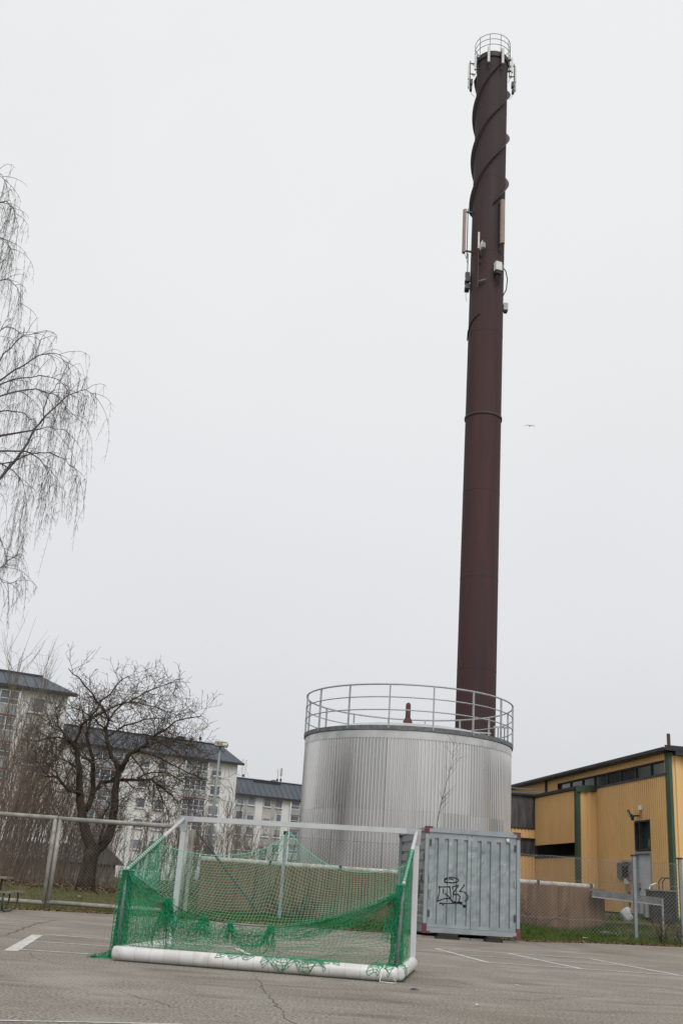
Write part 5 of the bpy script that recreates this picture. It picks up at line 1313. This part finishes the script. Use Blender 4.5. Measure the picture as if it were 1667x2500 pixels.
# gnarled tree behind the fence
def z1(x, y, D): return at(x / 2.8, 1600 + y / 2.8, D)
TD = 36.0
base = z1(585, 1600, TD); base.z = gz(base.x, base.y) - .1
cherry = thing('gnarled_tree', 'dark gnarled bare tree with spreading crown behind the mesh panel', 'tree', base)
bk, cr = MB(), MB()
def loc(L_): return [z1(*l) - base for l in L_]
trunk = [Vector((-.02, 0, -.1))] + loc([(598, 1500, TD), (618, 1400, TD), (635, 1330, TD)])
bk.tube(trunk, [.36, .27, .24, .27], 12)
bk.tube([Vector((-.25, .05, -.1)), Vector((-.08, 0, .25)), Vector((.05, 0, .7))], [.16, .14, .1], 8)
limbs = [
 ([(632, 1345, TD), (595, 1230, TD), (568, 1120, TD), (550, 1000, TD + .1), (545, 900, TD + .1), (548, 780, TD), (530, 690, TD), (505, 610, TD - .1), (450, 560, TD - .2)], .20, .055),
 ([(620, 1380, TD), (690, 1310, TD), (745, 1240, TD), (775, 1150, TD), (785, 1050, TD), (790, 950, TD), (800, 870, TD), (815, 790, TD)], .19, .10),
 ([(815, 795, TD), (790, 720, TD), (755, 650, TD), (730, 570, TD), (722, 500, TD), (745, 440, TD + .1), (700, 350, TD), (640, 270, TD), (540, 150, TD), (470, 90, TD)], .10, .014),
 ([(815, 795, TD), (850, 740, TD - .1), (890, 670, TD - .2), (950, 640, TD - .3), (1010, 570, TD - .3), (1110, 520, TD - .3), (1200, 450, TD - .2), (1380, 415, TD - .2)], .10, .014),
 ([(545, 940, TD), (500, 930, TD - .2), (440, 890, TD - .3), (410, 850, TD - .4), (340, 830, TD - .5), (270, 820, TD - .5)], .075, .02),
 ([(415, 855, TD - .4), (390, 800, TD - .3), (360, 760, TD - .2), (290, 720, TD)], .045, .012),
 ([(590, 1060, TD + .3), (630, 940, TD + .5), (690, 870, TD + .6), (800, 855, TD + .5), (930, 852, TD + .3), (1040, 848, TD), (1110, 900, TD - .2), (1180, 960, TD - .2), (1220, 1000, TD - .2)], .085, .02),
 ([(600, 1050, TD + .3), (640, 900, TD + .6), (640, 760, TD + .8), (620, 650, TD + .9), (590, 540, TD + 1), (620, 420, TD + 1), (690, 310, TD + .9), (800, 200, TD + .8), (885, 140, TD + .8)], .10, .014),
 ([(505, 610, TD), (560, 480, TD - .2), (640, 420, TD - .3), (740, 370, TD - .4), (880, 320, TD - .5), (1000, 250, TD - .5), (1200, 175, TD - .5)], .055, .012),
 ([(745, 440, TD), (790, 380, TD + .3), (850, 320, TD + .4), (940, 240, TD + .5)], .04, .010),
 ([(690, 1310, TD), (690, 1240, TD - .3), (700, 1110, TD - .4), (740, 1040, TD - .4), (770, 985, TD - .4)], .06, .02),
 ([(450, 560, TD - .2), (400, 480, TD - .2), (380, 380, TD - .1), (430, 290, TD)], .035, .010),
 ([(480, 580, TD - .2), (400, 560, TD - .4), (320, 570, TD - .5), (250, 590, TD - .5)], .035, .010),
 ([(940, 650, TD - .2), (1040, 680, TD - .4), (1160, 740, TD - .6), (1280, 800, TD - .6), (1400, 850, TD - .6)], .045, .010),
 ([(560, 700, TD), (640, 715, TD - .2), (720, 712, TD - .3), (770, 770, TD - .2)], .03, .012),
 ([(722, 500, TD), (660, 440, TD - .5), (560, 380, TD - .8), (460, 330, TD - .8)], .035, .010),
 ([(730, 560, TD), (850, 480, TD + .8), (980, 440, TD + 1.2), (1100, 430, TD + 1.3), (1210, 500, TD + 1.3)], .04, .010),
 ([(1010, 570, TD - .3), (1120, 610, TD - .6), (1230, 680, TD - .7), (1330, 770, TD - .7)], .03, .009),
 ([(1040, 848, TD), (1090, 930, TD + .2), (1140, 1040, TD + .3), (1160, 1110, TD + .3)], .03, .009),
 ([(890, 670, TD - .2), (960, 760, TD - .6), (1010, 860, TD - .8), (1030, 980, TD - .8)], .03, .009),
 ([(640, 760, TD + .8), (540, 620, TD + 1.2), (430, 520, TD + 1.4), (330, 470, TD + 1.4)], .03, .009),
 ([(950, 640, TD - .3), (1060, 600, TD + .4), (1180, 590, TD + .6), (1300, 610, TD + .6), (1380, 660, TD + .5)], .03, .008),
 ([(880, 320, TD - .5), (1000, 340, TD - .9), (1130, 380, TD - 1), (1250, 430, TD - 1)], .025, .008),
 ([(930, 852, TD + .3), (1040, 800, TD + .6), (1160, 810, TD + .7), (1260, 870, TD + .7), (1320, 940, TD + .6)], .03, .008),
 ([(340, 830, TD - .5), (280, 760, TD - .6), (240, 680, TD - .6)], .02, .007),
 ([(548, 780, TD), (470, 730, TD + .6), (390, 690, TD + .9), (320, 650, TD + 1)], .035, .010),
]
spec = dict(levels=3, sides=[6, 4, 3, 3], dens=[3.2, 4.5, 5.5], start=[.12, .15, .15], ang=(30, 75), len=[(.55, 1.5), (.45, 1.1), (.15, .5)], segs=[5, 4, 3], wob=.16, up=.03, droop=.05, shrink=.5, rmin=.0068)
for pts, r0, r1 in limbs:
    P_ = loc(pts); Q_ = []
    for a, b in zip(P_[:-1], P_[1:]):
        Q_ += [a, a.lerp(b, .5) + vrand(tr, .03)]
    Q_.append(P_[-1]); n = len(Q_)
    bk.tube(Q_, [lerp(r0, r1, (i / (n - 1)) ** .8) for i in range(n)], 7, cap=False)
    thin = MB()
    L_ = sum((b - a).length for a, b in zip(Q_[:-1], Q_[1:]))
    k = int(L_ * (6.0 if r0 > .09 else 8.5))
    for i in range(k):
        f_ = (.3 if r0 > .12 else .12) + (.99 - (.3 if r0 > .12 else .12)) * (i + tr.random()) / k
        x_ = f_ * (n - 1); a = min(n - 2, int(x_)); p = Q_[a].lerp(Q_[a + 1], x_ - a); d = (Q_[a + 1] - Q_[a]).normalized()
        s_ = vrand(tr, 1); s_ = (s_ - d * s_.dot(d)).normalized(); ang = R(tr.uniform(35, 80))
        nd = d * math.cos(ang) + s_ * math.sin(ang) + Z * .05; l = tr.uniform(.6, 1.8) * lerp(1, .75 if pts[-1][0] > 900 or pts[-1][0] < 350 else .45, f_)
        rr_ = min(.022, max(.0095, lerp(r0, r1, f_) * .45)); grow(cr, tr, branch_path(tr, p, nd, l, 6, .17, .04, .06), rr_, .005, 1, spec)
bk.build('trunk', M['bark'], cherry, True); cr.build('crown', M['twig'], cherry)

# weeping birch whose trunk stands outside the frame at the left
BDp = 27.0
def s1(x, y, D=BDp): return at(x * 1.0631, y * 1.0631, D)
bbase = at(-640, 2200, BDp + .5); bbase.z = .0
birch = thing('weeping_birch', 'tall bare weeping birch hanging thin twigs in from the left edge', 'tree', bbase)
bt, bl, bw = MB(), MB(), MB()
tz = [0, 4, 8, 12, 16, 19, 22]; tp_ = [Vector((.10 * math.sin(z * .4), .1 * math.cos(z * .5), z - .2)) for z in tz]
bt.tube(tp_, [.30, .26, .22, .17, .11, .06, .02], 12)
br = random.Random(5)
bl_px = [   # sketched limbs: picture positions in the 1568-wide survey, with depth
 ([(-160, 1190, .3), (-80, 1140, .2), (0, 1100, .0), (45, 1055, 0), (75, 1020, 0), (95, 985, 0), (125, 955, 0), (165, 925, 0), (205, 902, 0), (235, 895, 0), (262, 912, 0)], .055, .006),
 ([(-150, 1080, .6), (-60, 1045, .5), (0, 1036, .3), (45, 1036, .3), (85, 1042, .2), (112, 1056, .2), (132, 1080, .2), (138, 1115, .2)], .04, .006),
 ([(-170, 1110, .4), (-60, 1070, .4), (0, 1062, .4), (25, 1075, .4), (52, 1095, .4), (68, 1128, .4), (70, 1160, .4)], .03, .005),
 ([(40, 1060, 0), (85, 1042, -.2), (140, 1040, -.3), (180, 1055, -.3), (205, 1075, -.3), (208, 1100, -.3)], .022, .005),
 ([(-170, 1000, .8), (-60, 960, .6), (0, 945, .5), (40, 945, .5), (70, 950, .5), (98, 965, .4)], .035, .008),
 ([(-160, 960, 1), (-50, 890, .8), (0, 875, .6), (40, 850, .6), (85, 828, .5), (130, 812, .5), (165, 815, .5), (182, 840, .5)], .04, .005),
 ([(-160, 930, .4), (-60, 880, .3), (0, 830, .3), (30, 800, .3), (65, 770, .2), (95, 766, .2), (112, 785, .2)], .035, .005),
 ([(-150, 960, -.4), (-40, 905, -.5), (10, 880, -.6), (60, 868, -.6), (110, 862, -.6), (155, 870, -.6), (185, 895, -.6)], .035, .005),
 ([(-140, 1000, -.8), (-20, 920, -.9), (40, 900, -1), (100, 893, -1), (150, 905, -1), (180, 930, -1), (190, 960, -1)], .035, .005),
 ([(112, 985, 0), (120, 940, -.2), (135, 905, -.3), (155, 882, -.3), (172, 880, -.3), (190, 900, -.3)], .022, .005),
 ([(110, 985, 0), (150, 985, .3), (185, 990, .3), (205, 1010, .3)], .015, .005),
 ([(-160, 560, .4), (-60, 500, .3), (-10, 465, .2), (18, 462, .2), (38, 480, .2), (52, 520, .2)], .04, .005),
 ([(-160, 640, .2), (-60, 580, .2), (-10, 545, .1), (20, 552, .1), (36, 580, .1)], .04, .005),
 ([(-160, 720, 0), (-60, 690, 0), (0, 645, 0), (25, 640, 0), (48, 660, 0), (58, 700, 0)], .03, .005),
 ([(-150, 820, 0), (-50, 780, 0), (0, 760, 0), (30, 752, 0), (55, 765, 0)], .03, .005),
 ([(-160, 1260, .2), (-60, 1230, .2), (0, 1228, .2), (8, 1250, .2), (20, 1285, .2)], .03, .005),
 ([(-160, 1360, .2), (-60, 1330, .2), (0, 1325, .2), (25, 1340, .2), (45, 1335, .2)], .025, .004),
 ([(-150, 1420, .2), (-60, 1350, .2), (0, 1305, .2), (25, 1285, .2), (50, 1270, .2)], .03, .005),
 ([(-160, 480, .2), (-70, 420, .2), (-25, 395, .2), (5, 400, .2), (20, 430, .2)], .03, .005),
]
def strand(r_, p, length, rad=.0055):
    n = max(4, int(length / .22)); d = Vector((r_.gauss(0, .25), r_.gauss(0, .25), -.4)); pts = [p]
    sway = Vector((r_.gauss(0, .035), r_.gauss(0, .03), 0))
    for i in range(n):
        d = (d * .8 + Vector((r_.gauss(0, .08), r_.gauss(0, .08), -.55)) + sway).normalized(); pts.append(pts[-1] + d * length / n)
    bw.tube(pts, [lerp(rad, .0028, i / n) for i in range(n + 1)], 3, cap=False)
    for k_ in range(int(length * 7)):
        i = r_.randrange(n); q_ = pts[i]; dd = Vector((r_.gauss(0, .55), r_.gauss(0, .55), -.75)).normalized(); l = r_.uniform(.08, .26)
        bw.tube([q_, q_ + dd * l * .5, q_ + dd * l * .9 + Vector((0, 0, -l * .2))], [.0034, .0028, .0022], 3, cap=False)
for pts, r0, r1 in bl_px:
    P_ = [s1(x_ * .84 if x_ > 0 else x_, y_, BDp + dd) - bbase for x_, y_, dd in pts]; low_ = pts[0][1] > 1200
    # start from the trunk
    z_at = max(2.0, min(20.5, P_[0].z - 1.2)); st = Vector((0.05, 0, z_at)); P_ = [st] + P_
    Q_ = []
    for a, b in zip(P_[:-1], P_[1:]): Q_ += [a, a.lerp(b, .5) + vrand(br, .03)]
    Q_.append(P_[-1]); n = len(Q_)
    bl.tube(Q_, [lerp(r0, r1, i / (n - 1)) for i in range(n)], 6, cap=False)
    L_ = sum((b - a).length for a, b in zip(Q_[2:-1], Q_[3:]))
    k = int(L_ * 4.6)
    for i in range(k):
        f_ = .22 + .78 * (i + br.random()) / k; x_ = f_ * (n - 1); a = min(n - 2, int(x_)); p = Q_[a].lerp(Q_[a + 1], x_ - a)
        d = (Q_[a + 1] - Q_[a]).normalized(); s_ = vrand(br, 1); s_ = (s_ - d * s_.dot(d)).normalized(); ang = R(br.uniform(25, 65))
        nd = d * math.cos(ang) + s_ * math.sin(ang) + Z * .15; l = br.uniform(.3, 1.15)
        sub = branch_path(br, p, nd, l, 6, .07, .04, .55); bw.tube(sub, [lerp(.009, .0045, q_ / 6) for q_ in range(7)], 3, cap=False)
        for q_ in (3, 5, 6):
            if br.random() < .55: strand(br, sub[q_], br.uniform(.4, 1.5) * (1.0 if br.random() < .8 else 1.9) * (.55 if low_ else 1), .0040)
    for q_ in range(3): strand(br, Q_[-1 - (q_ % 2)], br.uniform(.9, 2.2) * (.4 if low_ else 1), .005)
# the longest hanging curtains seen against the sky
for (x_, y_, ln, dd, cnt) in ((208, 1095, 1.35, -.3, 3), (138, 1110, 1.9, .2, 4), (72, 1150, 2.1, .4, 4), (30, 560, 1.7, .1, 3), (10, 600, 2.0, .1, 4), (35, 690, 1.2, 0, 2), (60, 1230, 1.1, .3, 3), (235, 905, 1.1, 0, 3), (262, 912, .9, 0, 2), (120, 1060, 1.3, .2, 3), (175, 1045, 1.0, -.3, 3), (97, 1080, 1.1, .3, 3), (40, 480, 1.3, .2, 3)):
    for k_ in range(cnt): strand(br, s1(x_ * .84 + br.gauss(0, 4), y_ + br.gauss(0, 8), BDp + dd) - bbase, ln * br.uniform(.7, 1.1), .0055)
bt.build('trunk', M['birch_bark'], birch, True); bl.build('limbs', M['birch_twig'], birch); bw.build('crown', M['birch_twig'], birch)

# thicket of thin stems behind the fence: nobody could count it
th = MB(); hr = random.Random(9)
def stem(x_, y_, h, lean_, rad, tw):
    z0 = gz(x_, y_) - .05; d = Vector((lean_ + hr.gauss(0, .10), hr.gauss(0, .12), 1)).normalized(); pts = [Vector((x_, y_, z0))]; n = 7
    for i in range(n):
        d = (d + vrand(hr, .055) + Z * .02).normalized(); pts.append(pts[-1] + d * h / n)
    th.tube(pts, [lerp(rad, .004, i / n) for i in range(n + 1)], 4, cap=False)
    for k_ in range(tw):
        f_ = hr.uniform(.42, .98); q_ = f_ * n; a = min(n - 1, int(q_)); p = pts[a].lerp(pts[a + 1], q_ - a)
        dd = (d + Vector((hr.gauss(0, .55), hr.gauss(0, .55), .35))).normalized(); l = hr.uniform(.25, 1.0) * (h / 4)
        mid = p + dd * l * .5; e2 = mid + (dd + Z * .25).normalized() * l * .5
        th.tube([p, mid, e2], [.0075, .0055, .003], 3, cap=False)
        if hr.random() < .6: th.tube([mid, mid + (dd + vrand(hr, .6)).normalized() * l * .4], [.0045, .003], 3, cap=False)
for i in range(360):
    px_ = hr.triangular(-120, 360, 20); D_ = hr.uniform(38, 49); p = at(px_, 2150, D_)
    hmax = interp(px_, [-120, 0, 60, 120, 200, 330], [7.4, 7.0, 6.2, 5.0, 3.9, 3.3])
    stem(p.x, D_, hmax * hr.uniform(.45, 1.0), .12, hr.uniform(.009, .022), 10)
for i in range(190):
    px_ = hr.uniform(330, 640); D_ = hr.uniform(37, 46); p = at(px_, 2150, D_)
    hmax = interp(px_, [330, 450, 540, 640], [3.6, 3.7, 3.9, 2.2])
    stem(p.x, D_, hmax * hr.uniform(.4, 1.0), .10, hr.uniform(.008, .018), 9)
for i in range(11):                # taller saplings poking above the left roof
    px_ = hr.uniform(-150, 15); D_ = hr.uniform(38, 44); p = at(px_, 2150, D_); stem(p.x, D_, hr.uniform(7.0, 8.8), .05, hr.uniform(.022, .032), 26)
o = th.build('thicket', M['thicket'], None); stuff(o, 'dense brown thicket of bare stems behind the left fence', 'thicket')
us = MB()                          # low undergrowth and bramble at the thicket's foot
for i in range(1150):
    px_ = hr.uniform(-60, 640); D_ = hr.uniform(36.3, 41); p = at(px_, 2150, D_); z0 = gz(p.x, D_)
    d = Vector((hr.gauss(0, .7), hr.gauss(0, .5), 1)).normalized(); l = hr.uniform(.25, .95); a = Vector((p.x, D_, z0)); b = a + d * l * .6; c = b + (d + vrand(hr, .5)).normalized() * l * .5
    us.tube([a, b, c], [.007, .005, .003], 3, cap=False)
o = us.build('undergrowth', M['thicket'], None); stuff(o, 'low tangled undergrowth at the foot of the thicket', 'undergrowth')

# sapling before the tank
q = at(1066, 2090, 32.6)
sp_ = thing('sapling', 'single thin leafless sapling leaning before the tank above the container', 'tree', (q.x, q.y, .05))
m = MB(); sr = random.Random(3)
P_ = [Vector((0, 0, 0))] + [at(x_, y_, 32.6) - Vector((q.x, q.y, .05)) for x_, y_ in ((1067, 2010), (1075, 1965), (1086, 1925), (1098, 1880), (1105, 1840), (1112, 1795))]
m.tube(P_, [.018, .013, .011, .008, .006, .004, .003], 5); m.build('trunk', M['twig'], sp_)
m = MB()
for i in range(15):
    f_ = sr.uniform(.22, .97) * 6; a = min(5, int(f_)); p = P_[a].lerp(P_[a + 1], f_ - a); l = sr.uniform(.2, .65); d = Vector((sr.choice((-1, 1)) * sr.uniform(.3, .8), sr.gauss(0, .3), .8)).normalized()
    e1 = p + d * l; m.tube([p, p + d * l * .5, e1], [.006, .0045, .003], 3, cap=False)
    m.tube([p + d * l * .6, p + d * l * .6 + Vector((sr.gauss(0, .1), 0, .12))], [.004, .003], 3, cap=False)
m.build('crown', M['twig'], sp_)
def twiggy(px_, py_, D_, label, n, h, seed, spread=.5, cat='shrub', mtl='twig', name='bare_shrub'):
    r_ = random.Random(seed); q_ = at(px_, py_, D_); z0 = gz(q_.x, D_); t = thing(name, label, cat, (q_.x, D_, z0)); s_m, c_m = MB(), MB()
    for i in range(n):
        d = Vector((r_.gauss(0, spread), r_.gauss(0, spread * .5), 1)).normalized(); P2 = branch_path(r_, Vector((r_.gauss(0, .08), r_.gauss(0, .06), -.03)), d, h * r_.uniform(.5, 1.1), 6, .22)
        s_m.tube(P2, [lerp(.02, .005, k_ / 6) for k_ in range(7)], 4, cap=False)
        for k_ in range(7):
            a = r_.randrange(1, 6); dd = (d + vrand(r_, .7)).normalized(); l = r_.uniform(.1, .4) * h; c_m.tube([P2[a], P2[a] + dd * l * .5, P2[a] + (dd + vrand(r_, .2)) * l], [.008, .006, .003], 3, cap=False)
    s_m.build('stem', M[mtl], t); c_m.build('crown', M[mtl], t)
twiggy(1620, 2275, 33.6, 'leafless dark shrub by the fence left of the last post', 7, 1.3, 1)
twiggy(1665, 2270, 33.5, 'leafless dark shrub at the right picture edge beside the last post', 6, 1.2, 2)
twiggy(1305, 2250, 35.0, 'small bare shrub before the brown wall right of the container', 6, 1.2, 3)
twiggy(690, 2235, 32.3, 'dark bramble before the wall seen through the middle of the net', 9, .95, 4, .7)
twiggy(745, 2235, 32.2, 'dark bramble before the wall just right of the net\'s middle', 9, 1.0, 5, .7)
twiggy(650, 2050, 44.0, 'thin bare sapling behind the wall left of the tank', 5, 4.5, 6, .3)

# ---------------------------------------------------------------- grass, leaves, litter
def blades(name, label, n, region, hgt, mtl, seed, lean_=.5, w_=.006, maxdist=None):
    r_ = np.random.default_rng(seed); V = []; F = []; c = 0
    xs_ = r_.uniform(region[0], region[1], n); ys_ = r_.uniform(0, 1, n)
    for x_, t_ in zip(xs_, ys_):
        e_ = edge(x_); y_ = e_ + region[2] + (region[3] - region[2]) * t_ ** 1.3
        if CF.x - .05 < x_ < CF.x + 2.5 and CF.y < y_ < CF.y + 3.1: continue
        z_ = gz(x_, y_); h_ = hgt * r_.uniform(.4, 1.15); a = r_.uniform(0, 6.28); dx, dy = math.cos(a) * w_, math.sin(a) * w_; lx, ly = r_.normal(0, lean_ * h_, 2)
        V += [(x_ - dx, y_ - dy, z_ - .01), (x_ + dx, y_ + dy, z_ - .01), (x_ + lx, y_ + ly, z_ + h_)]; F.append((c, c + 1, c + 2)); c += 3
    me = bpy.data.meshes.new(name); me.from_pydata(V, [], F); me.materials.append(mtl); o = bpy.data.objects.new(name, me); sc.collection.objects.link(o); return stuff(o, label, 'grass')
blades('grass', 'short green grass on the left strip behind the fence', 26000, (-13, 2.4, .5, 9), .075, M['grass_olive'], 1, .6, .009)
blades('grass', 'green grass on the bank before the yellow hall', 26000, (5.0, 15, .45, 6.5), .10, M['grass'], 2, .6, .010)
blades('grass', 'lusher green grass at the wall foot seen through the net', 9000, (-4, 2.4, .6, 4.2), .13, M['grass'], 7, .5, .010)
blades('dry_grass', 'dry straw coloured grass along the asphalt edge', 9000, (-13, 15, -.02, 1.2), .06, M['straw'], 3, .9, .008)
blades('weeds', 'tufts of taller green weeds along the foot of the brown wall', 5000, (5.2, 9.5, 2.5, 5.5), .2, M['grass'], 4, .5, .010)
def leaves(name, label, n, fn, mtl, seed, s_=.035):
    r_ = random.Random(seed); m = MB()
    for i in range(n):
        x_, y_, z_ = fn(r_); a = r_.uniform(0, 6.28); u = Vector((math.cos(a), math.sin(a), r_.gauss(0, .3))) * s_ * r_.uniform(.6, 1.3); v = Vector((-math.sin(a), math.cos(a), r_.gauss(0, .3))) * s_ * .6; p = Vector((x_, y_, z_ + .012))
        m.face([p - u, p + v, p + u, p - v])
    o = m.build(name, mtl); return stuff(o, label, 'leaves')
def f1(r_):
    x_ = r_.uniform(-13, 14); y_ = edge(x_) + abs(r_.gauss(0, .45)) - .12; return x_, y_, max(0.0, gz(x_, y_))
def f2(r_):
    x_ = r_.uniform(-14, 1); y_ = r_.uniform(35, 39); return x_, y_, gz(x_, y_) + r_.uniform(0, .12)
leaves('leaf_litter', 'brown dead leaves strewn along the asphalt edge', 2600, f1, M['leaf'], 1, .045)
leaves('leaf_litter', 'brown dead leaves drifted at the foot of the thicket', 3200, f2, M['leaf'], 2, .06)
def scrap(px_, py_, label, s_, D_=None):
    p = gnd(px_, py_) if D_ is None else at(px_, py_, D_); z_ = .006 if D_ is None else gz(p.x, p.y) + .05; m = MB(); r_ = random.Random(int(px_))
    pts = [Vector((s_ * math.cos(a) * r_.uniform(.6, 1), s_ * .6 * math.sin(a) * r_.uniform(.6, 1), r_.uniform(0, .02))) for a in [k_ * 1.047 for k_ in range(6)]]
    m.face(pts); m.face([v + Vector((0, 0, -.004)) for v in reversed(pts)]); tag(m.build('paper_scrap', M['paper'], None, False, (p.x, p.y, z_)), label, 'litter', 'paper scraps')
scrap(1262, 2408, 'small white paper scrap on the asphalt below the right painted boxes', .05)
scrap(1166, 2457, 'small pale scrap on the asphalt near the lower picture edge', .04)
scrap(1426, 2285, 'white paper scrap on the grass in front of the brown wall', .10, 33.2)
scrap(197, 2181, 'white scrap on the grass behind the mesh panel, below the gnarled tree', .10, 33.5)
p = gnd(1010, 2418); m = MB(); m.face([(-.06, 0, 0), (0, -.03, .02), (.06, .0, .004), (0, .035, .015)]); m.face([(.0, .035, .012), (.06, 0, .001), (0, -.03, .017), (-.06, 0, -.003)])
tag(m.build('fallen_leaf', M['leaf'], None, False, (p.x, p.y, .006)), 'single brown leaf on the asphalt right of the goal corner', 'leaf')

# ---------------------------------------------------------------- gull
gp = at(1293, 1040, 105)
gu = thing('gull', 'gull with spread wings gliding in the sky right of the chimney', 'bird', gp)
m = MB(); m.tube([(0, -.22, 0), (0, -.12, 0), (0, 0, 0), (0, .14, .0), (0, .24, .0)], [.015, .05, .065, .045, .012], 8); m.build('body', M['gull'], gu, True)
for s_ in (-1, 1):
    m = MB(); W_ = [(0, -.07, .08, .02), (s_ * .18, -.08, .07, .10), (s_ * .36, -.04, .07, .08), (s_ * .62, .04, .09, .01)]
    for (x_, y0_, y1_, z_) in W_: m.v += [(x_, y0_, z_), (x_, y1_, z_), (x_, (y0_ + y1_) / 2, z_ + .015)]
    for i in range(3):
        for k_ in range(3): m.f.append((3 * i + k_, 3 * i + (k_ + 1) % 3, 3 * i + 3 + (k_ + 1) % 3, 3 * i + 3 + k_))
    m.build('wing', M['gull'], gu)
